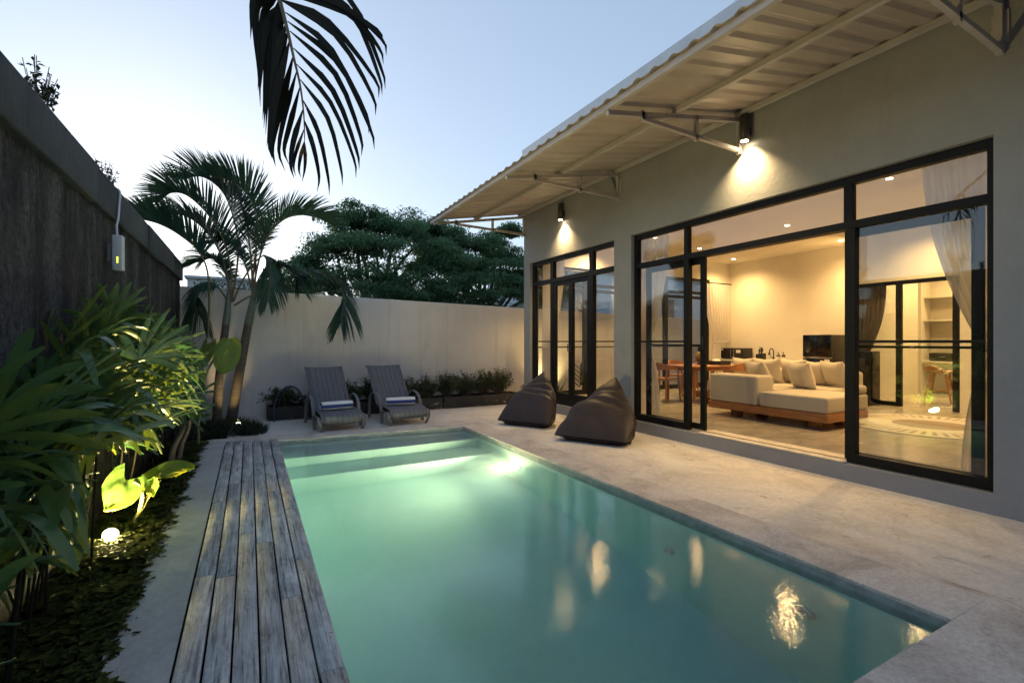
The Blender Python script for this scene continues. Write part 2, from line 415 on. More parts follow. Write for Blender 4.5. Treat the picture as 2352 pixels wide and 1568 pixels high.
    def build(s, name, mat, parent=None, bevel=0.0, shade=None):
        me = bpy.data.meshes.new(name); o = bpy.data.objects.new(name, me)
        off = parent.matrix_basis.translation if parent is not None else None
        if parent is not None:
            q = parent
            off = V((0, 0, 0))
            while q is not None: off = off + q.location; q = q.parent
            vs = [(x - off.x, y - off.y, z - off.z) for x, y, z in s.v]
        else: vs = s.v
        me.from_pydata(vs, [], s.f); me.materials.append(MATS[mat])
        at = me.attributes.new('rnd', 'FLOAT', 'FACE'); at.data.foreach_set('value', s.c)
        me.polygons.foreach_set('use_smooth', s.sm)
        me.update()
        COL.objects.link(o)
        if parent is not None: o.parent = parent
        if bevel:
            m = o.modifiers.new('edge', 'BEVEL'); m.width = bevel; m.segments = 2; m.limit_method = 'ANGLE'
        return o

def recalc(o):
    bm = bmesh.new(); bm.from_mesh(o.data); bmesh.ops.recalc_face_normals(bm, faces=bm.faces); bm.to_mesh(o.data); bm.free(); return o
def tag(o, label=None, cat=None, group=None, kind=None):
    if label: o['label'] = label
    if cat: o['category'] = cat
    if group: o['group'] = group
    if kind: o['kind'] = kind
    return o
def thing(name, label, cat, loc=(0, 0, 0), group=None):
    o = bpy.data.objects.new(name, None); o.empty_display_size = .1; o.location = loc; COL.objects.link(o)
    return tag(o, label, cat, group)
def lab(o, s): o['label'] = s; return o
def light(kind, name, loc, energy, col, parent=None, size=.03, aim=None, spot=None, blend=.5):
    d = bpy.data.lights.new(name, kind); d.energy = energy; d.color = col
    if kind == 'AREA': d.size = size
    else: d.shadow_soft_size = size
    if spot: d.spot_size = rad(spot); d.spot_blend = blend
    o = bpy.data.objects.new(name, d); COL.objects.link(o)
    if parent is not None:
        o.parent = parent; o.location = V(loc) - parent.location
    else: o.location = loc
    if aim is not None: o.rotation_euler = V(aim).to_track_quat('-Z', 'Y').to_euler()
    return o
def proj(p):
    d = p.x * sn + p.y * cs
    return (1176 + F * (p.x * cs - p.y * sn) / d, 784 - F * (p.z - CH) / d) if d > .05 else (-999, 999)
def catmull(pts, n):
    pts = [V(p) for p in pts]; P = [pts[0] * 2 - pts[1]] + pts + [pts[-1] * 2 - pts[-2]]; out = []
    segs = len(pts) - 1
    for k in range(n + 1):
        u = k / n * segs; i = min(int(u), segs - 1); t = u - i
        a, b, c, d = P[i:i + 4]
        out.append(.5 * ((2 * b) + (c - a) * t + (2 * a - 5 * b + 4 * c - d) * t * t + (3 * b - a - 3 * c + d) * t ** 3))
    return out

# ================================================================== SETTING
def build_ground():
    m = MB(); g0, g1 = -300, 300
    # the earth sheet with a hole left for the pool pit
    hx0, hx1, hy0, hy1, z = -.2, 3.2, .4, 7.3, -.16
    for x0, x1, y0, y1 in ((g0, hx0, g0, g1), (hx1, g1, g0, g1), (hx0, hx1, g0, hy0), (hx0, hx1, hy1, g1)):
        m.add([(x0, y0, z), (x1, y0, z), (x1, y1, z), (x0, y1, z)], [(0, 1, 2, 3)])
    tag(m.build('ground', 'ground_earth'), kind='structure')
    # patio slab round the pool
    m = MB()
    def slab(pts, z0=-.15, z1=0.0): m.hexa([(*p, z0) for p in pts] + [(*p, z1) for p in pts])
    slab([(3.26, -3), (4.9, -3), (4.9, 7.0), (3.26, 7.0)])
    slab([(.30, 7.45), (3.26, 7.32), (3.26, 9.4), (.1, 9.4)])
    slab([(3.26, 7.0), (4.9, 7.0), (4.9, 9.4), (3.26, 9.4)])
    slab([(.30, -3), (3.26, -3), (3.26, .62), (.30, .62)])
    slab([(-.26, 7.52), (.30, 7.45), (.1, 9.4), (-.26, 9.4)])
    slab([(4.9, 8.55), (14, 8.55), (14, 9.4), (4.9, 9.4)], -.15, -.012)
    tag(m.build('patio', 'patio_concrete'), kind='structure')
    # coping band of the pool
    m = MB(); e = .012
    def cop(pts): m.hexa([(*p, -.14) for p in pts] + [(*p, .004) for p in pts])
    cop([(2.885, 1.0), (3.26, 1.0), (3.26, 6.99), (2.885, 6.88)])
    cop([(2.885, 6.88), (3.26, 6.99), (3.26, 7.32), (2.885, 7.335)])
    cop([(.335, 7.05), (2.885, 6.88), (2.885, 7.335), (.335, 7.45)])
    cop([(-.55, 7.12), (.335, 7.05), (.335, 7.45), (-.55, 7.53)])
    cop([(.335, .62), (3.26, .62), (3.26, 1.0), (.335, 1.0)])
    cp = m.build('pool_coping', 'coping_concrete'); tag(cp, kind='structure')
    md = cp.modifiers.new('edge', 'BEVEL'); md.width = .004; md.segments = 2; md.limit_method = 'ANGLE'
    # strip beside the deck
    m = MB(); n = 26
    def fn(u, v):
        y = .2 + u * 7.12; x = -.53 + v * .262
        if v == 0: x += .018 * noise.noise(V((0, y * 2.3, 0))) + .008 * noise.noise(V((3, y * 9, 0)))
        return V((x, y, .006))
    m.grid(fn, 60, 1, smooth=False)
    m.grid(lambda u, v: V((fn(u, 0).x, .2 + u * 7.12, .006 - v * .14)), 60, 1, smooth=False)
    s_ = m.build('concrete_path', 'strip_concrete'); tag(s_, kind='structure')
    # garden soil
    m = MB()
    m.grid(lambda u, v: V((-1.0 + u * .5, -1 + v * 8.6, -.045 + .03 * noise.noise(V((u * 3, v * 25, 0))))), 8, 90)
    m.grid(lambda u, v: V((-1.0 + u * .98, 7.5 + v * 1.95, -.02 + .05 * noise.noise(V((u * 3, v * 6, 4))))), 10, 14)
    tag(m.build('garden_soil', 'soil'), kind='structure')
    # pool basin
    m = MB(); x0, x1, y0, yf0, yf1 = .335, 2.885, 1.0, 7.05, 6.88
    def yf(x): return yf0 + (x - x0) / (x1 - x0) * (yf1 - yf0)
    zf = lambda y: -1.22 - (5.85 - y) * .045
    # floor
    m.add([(x0, y0, zf(y0)), (x1, y0, zf(y0)), (x1, 5.85, zf(5.85)), (x0, 5.85, zf(5.85))], [(0, 1, 2, 3)])
    m.add([(x1, y0, -1.5), (x1, y0, -.14), (x1, yf1, -.14), (x1, yf1, -1.5)], [(0, 3, 2, 1)])
    m.add([(x0, y0, zf(y0)), (x0, y0, -.05), (x0, yf0, -.05), (x0, yf0, zf(5.85))], [(0, 1, 2, 3)])
    m.add([(x0, y0, zf(y0)), (x1, y0, zf(y0)), (x1, y0, -.14), (x0, y0, -.14)], [(0, 3, 2, 1)])
    m.add([(x0, yf0, -.3), (x1, yf1, -.3), (x1, yf1, -.14), (x0, yf0, -.14)], [(0, 1, 2, 3)])
    # two steps
    def step(ya, yb, zt, zb):
        m.add([(x0, ya, zt), (x1, ya, zt), (x1, yb(x1), zt), (x0, yb(x0), zt)], [(0, 1, 2, 3)])
        m.add([(x0, ya, zb), (x1, ya, zb), (x1, ya, zt), (x0, ya, zt)], [(0, 1, 2, 3)])
    step(6.35, yf, -.25, -.67); step(5.85, lambda x: 6.35, -.67, zf(5.85))
    tag(m.build('pool_basin', 'pool_plaster'), kind='structure')
    # worn grey lip under the coping
    m = MB()
    m.add([(x1 - .004, y0, -.15), (x1 - .004, yf1, -.15), (x1 - .004, yf1, -.015), (x1 - .004, y0, -.015)], [(0, 1, 2, 3)])
    m.add([(x0, yf0 - .004, -.15), (x1, yf1 - .004, -.15), (x1, yf1 - .004, -.015), (x0, yf0 - .004, -.015)], [(0, 1, 2, 3)])
    m.add([(x0, y0 + .004, -.15), (x1, y0 + .004, -.15), (x1, y0 + .004, -.015), (x0, y0 + .004, -.015)], [(0, 1, 2, 3)])
    tag(m.build('pool_lip', 'coping_edge'), kind='structure')
    # water body
    m = MB(); a = .02
    m.hexa([(x0 - a, y0 - a, -1.6), (x1 + a, y0 - a, -1.6), (x1 + a, yf1 + a, -1.6), (x0 - a, yf0 + a, -1.6),
            (x0 - a, y0 - a, -.052), (x1 + a, y0 - a, -.052), (x1 + a, yf1 + a, -.052), (x0 - a, yf0 + a, -.052)])
    w = recalc(m.build('water', 'pool_water')); tag(w, kind='structure')
build_ground()

def build_pool_fittings():
    p = thing('pool_lamp', 'glowing round underwater lamp set in the pool side wall near the steps', 'pool lamp', (2.88, 5.17, -.71))
    M = Matrix.Rotation(rad(-90), 4, 'Y')
    m = MB(); m.lathe([(.0, .0), (.075, .0), (.078, .01), (.06, .016), (0, .016)], (2.883, 5.17, -.71), 24, M=M); m.build('rim', 'white_plastic', p)
    m = MB(); m.lathe([(0, .017), (.055, .017), (.045, .026), (0, .03)], (2.883, 5.17, -.71), 24, M=M); m.build('lens', 'pool_glow', p)
    light('SPOT', 'pool_light', (2.83, 5.17, -.71), POOLW, (1.0, .86, .42), p, .05, aim=(-1, .02, .72), spot=165, blend=1.0)
    for (y, z, lb) in ((2.74, -.75, 'pale round pool inlet in the side wall, farther from the pool corner'), (1.68, -.6, 'pale round pool inlet with dark hole nearest the sharp pool corner')):
        q = thing('pool_inlet', lb, 'pool inlet', (2.88, y, z), 'pool inlets in the side wall')
        m = MB(); m.lathe([(0, 0), (.06, 0), (.062, .012), (.03, .022), (.012, .022), (.012, .01), (0, .01)], (2.883, y, z), 20, M=M); m.build('flange', 'white_plastic', q)
        m = MB(); m.lathe([(0, .011), (.0115, .011), (0, .0125)], (2.883, y, z), 12, M=M); m.build('nozzle_hole', 'satin_black', q)
POOLW = 80
build_pool_fittings()

def build_deck():
    d = thing('wooden_deck', 'weathered grey plank deck running along the pool edge', 'deck', (0, 4, 0))
    m = MB(); xs = [-.262 + i * .1 for i in range(7)]; r = random.Random(3)
    for i in range(6):
        y = .25; x0, x1 = xs[i] + .004, xs[i + 1] - .004
        yend = 7.23 - (x0 + .262) * .20
        cuts = [y]
        while y < yend - .5:
            y += r.uniform(.9, 2.3)
            if y > yend - .35: break
            cuts.append(y)
        cuts.append(yend)
        for a, b in zip(cuts[:-1], cuts[1:]):
            dz = r.uniform(-.003, .003); dx = r.uniform(-.0015, .0015)
            m.box((x0 + dx, a + .0025, -.022), (x1 + dx, b - .0025, .013 + dz), .003, r.random(), 1)
    m.build('board', 'weathered_wood', d)
    m = MB()
    for x in (-.24, .04, .29): m.box((x - .025, .25, -.1), (x + .025, 7.05, -.024), 0)
    m.build('joist', 'dark_gap', d)
    m = MB(); m.box((.312, .25, -.13), (.334, 7.05, -.03), 0); m.box((-.262, .25, -.14), (.31, 7.05, -.11), 0)
    m.build('underframe', 'dark_gap', d)
build_deck()

def build_walls():
    # dark boundary wall
    w = thing('boundary_wall', 'tall dark rough stone wall behind the tropical planting', 'wall', (-1.1, 4, 0))
    m = MB(); n = 120
    def fn(u, v):
        y = -1.5 + u * 10.75; z = -.15 + v * 2.42
        return V((-.965 + .012 * noise.noise(V((y * 5, z * 1.2, 0))) + .008 * noise.noise(V((y * 14, z * 14, 3))), y, z))
    m.grid(fn, 220, 50)
    m.box((-1.2, -1.5, -.15), (-.985, 9.25, 2.27), 0)
    m.grid(lambda u, v: V((-.965 - u * .235, 9.25, -.15 + v * 2.42)), 2, 2)
    m.build('wall_face', 'dark_rough_stone', w)
    m = MB(); y = -1.5; r = random.Random(5)
    while y < 9.2:
        y1 = min(9.27, y + 1.95)
        m.box((-1.24, y + .004, 2.262), (-.925 + r.uniform(-.004, .004), y1 - .004, 2.525 + .01 * r.random()), .012, .5, 2); y = y1
    m.build('coping', 'dark_coping', w)
    # white garden wall at the far end
    w = thing('garden_wall', 'long pale plastered wall behind the loungers and planters', 'wall', (2, 9.42, 0))
    m = MB()
    m.hexa([(-1.25, 9.4, -.15), (15, 9.4, -.15), (15, 9.55, -.15), (-1.25, 9.55, -.15), (-1.25, 9.4, 2.20), (15, 9.4, 1.83), (15, 9.55, 1.83), (-1.25, 9.55, 2.20)])
    m.build('wall_face', 'garden_wall_plaster', w, bevel=.01)
build_walls()

def build_neighbours():
    h = thing('neighbouring_house', 'pale house glimpsed through the palm fronds beyond the garden wall', 'house', (-1.2, 17, 0))
    m = MB(); m.box((-1.5, 16, -.15), (.1, 20, 3.05), 0); m.build('wall', 'pale_render', h)
    m = MB(); m.box((-1.56, 15.9, 3.05), (.16, 20.2, 3.12), 0); m.build('roof', 'pale_render', h)
    for x in (-1.2, -.5): m = MB(); m.box((x, 15.97, 1.9), (x + .4, 16.02, 2.7), 0); m.build('window', 'window_dark', h)
    h = thing('neighbouring_house', 'pale blue house seen through the end window above the garden wall', 'house', (14, 17, 0))
    m = MB(); m.box((9.6, 15, -.15), (22, 20, 4.0), 0); m.build('wall', 'blue_render', h)
    m = MB(); m.box((9.4, 14.8, 4.0), (22.2, 20.2, 4.14), 0); m.build('roof', 'blue_render', h)
    for x in (11.0, 13.2, 15.4): m = MB(); m.box((x, 14.97, 2.2), (x + .7, 15.02, 3.1), 0); m.build('window', 'window_dark', h)
build_neighbours()

# ================================================================== HOUSE
FX = 4.9
def build_house():
    h = thing('villa', 'modern white villa with black glazed doors and metal canopy beside the pool', 'house', (6, 4, 0))
    # outer wall with openings
    m = MB(); T = .2; Y0, Y1, ZT = -3.0, 8.5, 5.14
    def wb(y0, y1, z0, z1): m.box((FX, y0, z0), (FX + T, y1, z1), 0)
    a0, a1, at = 5.745, 8.27, 2.86          # small glazed front
    b0, b1, bt = 1.46, 5.37, 2.85           # wide sliding front
    wb(Y0, b0, -.15, bt); wb(b1, a0, -.15, bt); wb(a1, Y1, -.15, bt)
    wb(b0, b1, -.15, .155); wb(a0, a1, -.15, .155)
    m.box((FX, Y0, bt), (FX + T, Y1, ZT), 0)
    m.build('wall', 'house_plaster', h)
    m = MB(); m.box((4.97, Y0, .02), (14.2, 8.5, .165), 0); m.build('floor', 'polished_floor', h)
    m = MB(); m.box((4.9 + .005, 2.5, .156), (5.28, 4.2, .172), .004); m.build('threshold', 'threshold_stone', h)
    # thin rail groove in the threshold
    m = MB(); m.box((5.02, 2.5, .1725), (5.04, 4.2, .176), 0); m.box((5.24, 2.5, .1725), (5.25, 4.2, .175), 0); m.build('door_track', 'satin_black', h)
    m = MB(); m.box((5.1, Y0, 3.3), (14.2, 8.5, 3.42), 0); m.build('ceiling', 'ceiling_paint', h)
    m = MB()
    m.box((11.0, 5.05, .165), (11.15, 8.45, 3.3), 0)                       # kitchen wall
    m.box((9.95, 4.93, .165), (11.15, 5.05, 3.3), 0)                       # return by the fridge
    m.box((9.95, -3, 2.36), (10.07, 4.93, 3.3), 0); m.box((9.95, -3, .165), (10.07, 3.36, 2.36), 0)
    m.box((11.151, 4.93, .165), (12.55, 5.05, 3.3), 0)                      # side wall of the back room
    m.box((12.55, 5.9, .165), (13.55, 6.0, 3.3), 0); m.box((12.43, 5.051, .165), (12.55, 6.0, 3.3), 0)
    m.box((13.4, -3, .165), (13.55, 5.9, 3.3), 0); m.box((5.1, -3, .165), (13.4, -2.85, 3.3), 0)
    m.box((10.25, 8.36, .165), (11.0, 8.5, 3.3), 0); m.box((5.1, 8.36, 2.86), (10.25, 8.5, 3.3), 0)
    m.box((11.0, 8.45, .165), (14.2, 8.6, 3.3), 0)
    m.build('interior_wall', 'interior_paint', h)
    m = MB(); m.box((5.1, Y0, 3.42), (14.2, 8.5, 3.6), 0); m.build('roof_slab', 'house_plaster', h)
    # ---- canopy
    sl = (3.86 - 3.515) / (4.9 - 3.0)
    zc = lambda x: 3.515 + (x - 3.0) * sl
    m = MB(); P = .2; prof = [(0, .0), (.08, 0), (.12, .022), (.15, .022), (.19, 0)]
    ys = []; y = -3.0
    while y < 8.62:
        for (dy, dz) in prof:
            if y + dy < 8.62: ys.append((y + dy, dz))
        y += P
    vs = []; k = len(ys)
    for off in (.030, .033):
        for (yy, dz) in ys: vs += [(2.92, yy, zc(2.92) + dz + off), (4.905, yy, zc(4.905) + dz + off)]
    fs = []
    for s_ in range(2):
        for i in range(k - 1):
            a = s_ * 2 * k + 2 * i; fs.append((a, a + 1, a + 3, a + 2) if s_ else (a, a + 2, a + 3, a + 1))
    for i in range(k - 1): fs.append((2 * i, 2 * k + 2 * i, 2 * k + 2 * i + 2, 2 * i + 2))
    m.add(vs, fs); cn = m.build('canopy', 'roof_sheet', h)
    m = MB(); m.box((2.955, -3, zc(3.0) - .035), (3.0, 8.6, zc(3.0) + .02), 0, M=None); m.build('eave_beam', 'white_steel', h)
    for x, nm in ((3.85, 'purlin'), (4.83, 'purlin')):
        m = MB(); m.box((x - .022, -3, zc(x) - .03), (x + .022, 8.6, zc(x) + .022), 0); m.build(nm, 'white_steel', h)
    for yb in (8.46, 5.62, 3.58, 1.42, -1.5):
        m = MB(); w = .04
        m.bar((2.97, yb, zc(2.97) - .055), (4.895, yb, zc(4.9) - .055), w, .045)
        m.bar((3.40, yb, zc(3.40) - .09), (4.88, yb, 3.455), w, .04)
        m.bar((3.41, yb, zc(3.41) - .10), (3.41, yb, zc(3.41) - .02), w, w, (1, 0, 0))
        m.bar((4.17, yb, 3.43), (4.17, yb, zc(4.17) - .04), w, w, (1, 0, 0))
        m.bar((4.875, yb, 3.42), (4.875, yb, zc(4.9) - .06), .045, .05, (1, 0, 0))
        br = m.build('bracket', 'white_steel', h)
        m = MB(); m.box((4.886, yb - .05, 3.50), (4.899, yb + .05, 3.74), .003)
        m.build('wall_plate', 'white_steel', br)
    # parapet flashing cap
    m = MB(); m.box((4.862, -3, 4.90), (4.898, 8.515, 5.168), .004); m.box((4.8985, -3, 5.142), (5.14, 8.515, 5.167), .004); m.build('parapet_cap', 'flashing', h)
    # ---- glazing
    X0, X1 = 4.955, 5.035
    def frame(nm, y0, y1, z0, z1, vert, trans, lower_only=()):
        m = MB(); t = .07
        m.box((X0, y0, z0), (X1, y0 + t, z1)); m.box((X0, y1 - t, z0), (X1, y1, z1))
        m.box((X0, y0 + t, z1 - t), (X1, y1 - t, z1)); m.box((X0, y0 + t, z0), (X1, y1 - t, z0 + .05)) if nm != 'open' else None
        for z in trans: m.box((X0 + .003, y0 + t, z - .035), (X1 - .003, y1 - t, z + .035))
        for (y, w, za, zb) in vert: m.box((X0 + .001, y - w / 2, za), (X1 - .001, y + w / 2, zb))
        return m
    # wide front
    zb, zt, tz = .165, 2.845, 2.395
    m = MB(); t = .07
    m.box((X0, 1.463, zb), (X1, 1.463 + .05, zt)); m.box((X0, 5.31, zb), (X1, 5.367, zt))
    m.box((X0, 1.513, zt - t), (X1, 5.31, zt))
    m.box((X0 + .002, 1.513, tz - .035), (X1 + .05, 5.31, tz + .035))
    m.box((X0 + .004, 4.385, tz + .035), (X1 - .004, 4.45, zt - t)); m.box((X0 + .004, 2.455, tz + .035), (X1 - .004, 2.53, zt - t))
    for (ya, yb) in ((1.513, 2.455), (4.385, 5.31)):
        m.box((X0 + .001, ya, zb), (X1 - .001, yb, zb + .085))
        m.box((X0 + .015, ya + .02, 1.288), (X1 - .03, yb - .02, 1.312))
    m.box((X0 + .003, 2.43, zb), (X1 - .003, 2.505, tz - .035)); m.box((X0 + .003, 4.375, zb), (X1 - .003, 4.455, tz - .035))
    fo = m.build('window_frame', 'black_metal', h, bevel=.003)
    g = MB()
    def pane(g, y0, y1, z0, z1, x=5.0): g.add([(x, y0, z0), (x, y1, z0), (x, y1, z1), (x, y0, z1)], [(0, 1, 2, 3)])
    for y0, y1 in ((1.51, 2.46), (2.525, 4.39), (4.445, 5.315)): pane(g, y0, y1, tz + .03, zt - t + .003)
    pane(g, 1.51, 2.435, zb + .08, tz - .03); pane(g, 4.45, 5.315, zb + .08, tz - .03)
    g.build('pane', 'window_glass', fo)
    # sliding leaves parked behind the fixed lights
    for (ya, yb, hy) in ((1.56, 2.565, 2.53), (4.19, 5.22, 4.225)):
        m = MB(); xa, xb = 5.045, 5.085
        m.box((xa, ya, zb + .012), (xb, ya + .075, tz - .04)); m.box((xa, yb - .075, zb + .012), (xb, yb, tz - .04))
        m.box((xa + .002, ya + .075, zb + .012), (xb - .002, yb - .075, zb + .09)); m.box((xa + .002, ya + .075, tz - .11), (xb - .002, yb - .075, tz - .04))
        m.box((xa + .008, ya + .075, 1.24), (xb - .008, yb - .075, 1.262))
        dl = m.build('sliding_door', 'black_metal', h, bevel=.003)
        g = MB(); pane(g, ya + .07, yb - .07, zb + .09, tz - .11, 5.065); g.build('pane', 'window_glass', dl)
        k = MB(); k.box((xa - .012, hy - .012, 1.20), (xa, hy + .012, 1.36), .004); k.build('handle', 'satin_black', dl)
    # small front
    m = MB(); y0, y1, z0, z1 = 5.748, 8.262, .165, 2.855; tz2 = 2.43
    m.box((X0, y0, z0), (X1, y0 + .055, z1)); m.box((X0, y1 - .075, z0), (X1, y1, z1))
    m.box((X0, y0 + .055, z1 - .075), (X1, y1 - .075, z1)); m.box((X0, y0 + .055, z0), (X1, y1 - .075, z0 + .10))
    m.box((X0 + .002, y0 + .055, tz2 - .04), (X1 - .002, y1 - .075, tz2 + .04))
    for y, w in ((7.57, .10), (6.39, .10)): m.box((X0 + .003, y - w / 2, z0 + .10), (X1 - .003, y + w / 2, z1 - .075))
    for ya, yb in ((5.80, 6.34), (7.62, 8.19)): m.box((X0 + .02, ya, 1.29), (X1 - .03, yb, 1.31))
    fo = m.build('window_frame', 'black_metal', h, bevel=.003)
    g = MB()
    for ya, yb in ((5.80, 6.345), (6.435, 7.525), (7.615, 8.19)): pane(g, ya, yb, tz2 + .036, z1 - .07)
    for ya, yb in ((5.80, 6.345), (7.615, 8.19)): pane(g, ya, yb, z0 + .095, tz2 - .036)
    g.build('pane', 'window_glass', fo)
    for ya, yb, hy in ((6.445, 6.978, 6.94), (6.982, 7.515, 7.02)):
        m = MB(); xa, xb = 4.965, 5.02; w = .06
        m.box((xa, ya, z0 + .104), (xb, ya + w, tz2 - .044)); m.box((xa, yb - w, z0 + .104), (xb, yb, tz2 - .044))
        m.box((xa + .002, ya + w, z0 + .104), (xb - .002, yb - w, z0 + .21)); m.box((xa + .002, ya + w, tz2 - .11), (xb - .002, yb - w, tz2 - .044))
        m.box((xa + .02, ya + w, 1.29), (xb - .02, yb - w, 1.31))
        dl = m.build('hinged_door', 'black_metal', h, bevel=.003)
        g = MB(); pane(g, ya + w - .004, yb - w + .004, z0 + .2, tz2 - .105, 4.992); g.build('pane', 'window_glass', dl)
        k = MB(); k.tube([(xa - .03, hy, 1.12), (xa - .03, hy, 1.26)], .008, 8); k.build('handle', 'satin_black', dl)
    # end window wall (Y = 8.43)
    m = MB(); YA, YB = 8.39, 8.46; z0, z1 = .165, 2.858
    m.box((5.105, YA, z0), (5.17, YB, z1)); m.box((10.18, YA, z0), (10.248, YB, z1))
    m.box((5.17, YA, z1 - .06), (10.18, YB, z1)); m.box((5.17, YA, z0), (10.18, YB, z0 + .1))
    for z in (2.51, 2.39): m.box((5.17, YA + .003, z - .032), (10.18, YB - .003, z + .032))
    for x, w in ((6.42, .2), (7.58, .08), (8.76, .12)): m.box((x - w / 2, YA + .002, z0 + .1), (x + w / 2, YB - .002, z1 - .06))
    m.box((5.17, YA + .02, 1.17), (10.18, YB - .02, 1.195))
    fo = m.build('window_frame', 'black_metal', h, bevel=.003)
    g = MB(); g.add([(5.17, 8.425, z0 + .1), (10.18, 8.425, z0 + .1), (10.18, 8.425, z1 - .06), (5.17, 8.425, z1 - .06)], [(0, 1, 2, 3)]); g.build('pane', 'window_glass', fo)
    # interior glazed partition
    m = MB(); xa, xb = 9.97, 10.04; z1 = 2.355
    m.box((xa, 4.88, .17), (xb, 4.929, z1)); m.box((xa, 4.16, .17), (xb, 4.24, z1 - .06)); m.box((xa, 3.362, .17), (xb, 3.46, z1 - .06))
    m.box((xa, 3.362, z1 - .06), (xb, 4.88, z1)); m.box((xa, 4.24, .17), (xb, 4.88, .24)); m.box((xa + .02, 4.24, 1.18), (xb - .02, 4.88, 1.2))
    fo = m.build('partition_frame', 'black_metal', h)
    g = MB(); g.add([(10.0, 4.23, .23), (10.0, 4.88, .23), (10.0, 4.88, z1 - .05), (10.0, 4.23, z1 - .05)], [(0, 1, 2, 3)]); g.build('pane', 'window_glass', fo)
    # open inner door, glazed
    m = MB(); c0, c1 = V((13.36, 5.30, 0)), V((12.95, 5.45, 0))
    for p in (c0, c1): m.bar((p.x, p.y, .18), (p.x, p.y, 2.26), .045, .045, (1, 0, 0))
    for z in (.24, 2.24): m.bar((c0.x, c0.y, z), (c1.x, c1.y, z), .045, .06)
    dr = m.build('inner_door', 'black_metal', h)
    g = MB(); g.add([(c0.x, c0.y, .26), (c1.x, c1.y, .26), (c1.x, c1.y, 2.22), (c0.x, c0.y, 2.22)], [(0, 1, 2, 3)]); g.build('pane', 'window_glass', dr)
    for z in (2.26, 1.75):
        m = MB(); m.box((13.05, 3.4, z - .02), (13.395, 5.02, z + .02), .003); m.build('shelf', 'cabinet_white', h)
    m = MB(); m.box((12.95, 3.4, .83), (13.395, 5.02, .87), .003); m.build('desk_top', 'cabinet_white', h)
    m = MB(); m.box((12.95, 5.03, .17), (13.395, 5.12, 3.3)); m.build('niche_side', 'interior_paint', h)
    return h
villa = build_house()

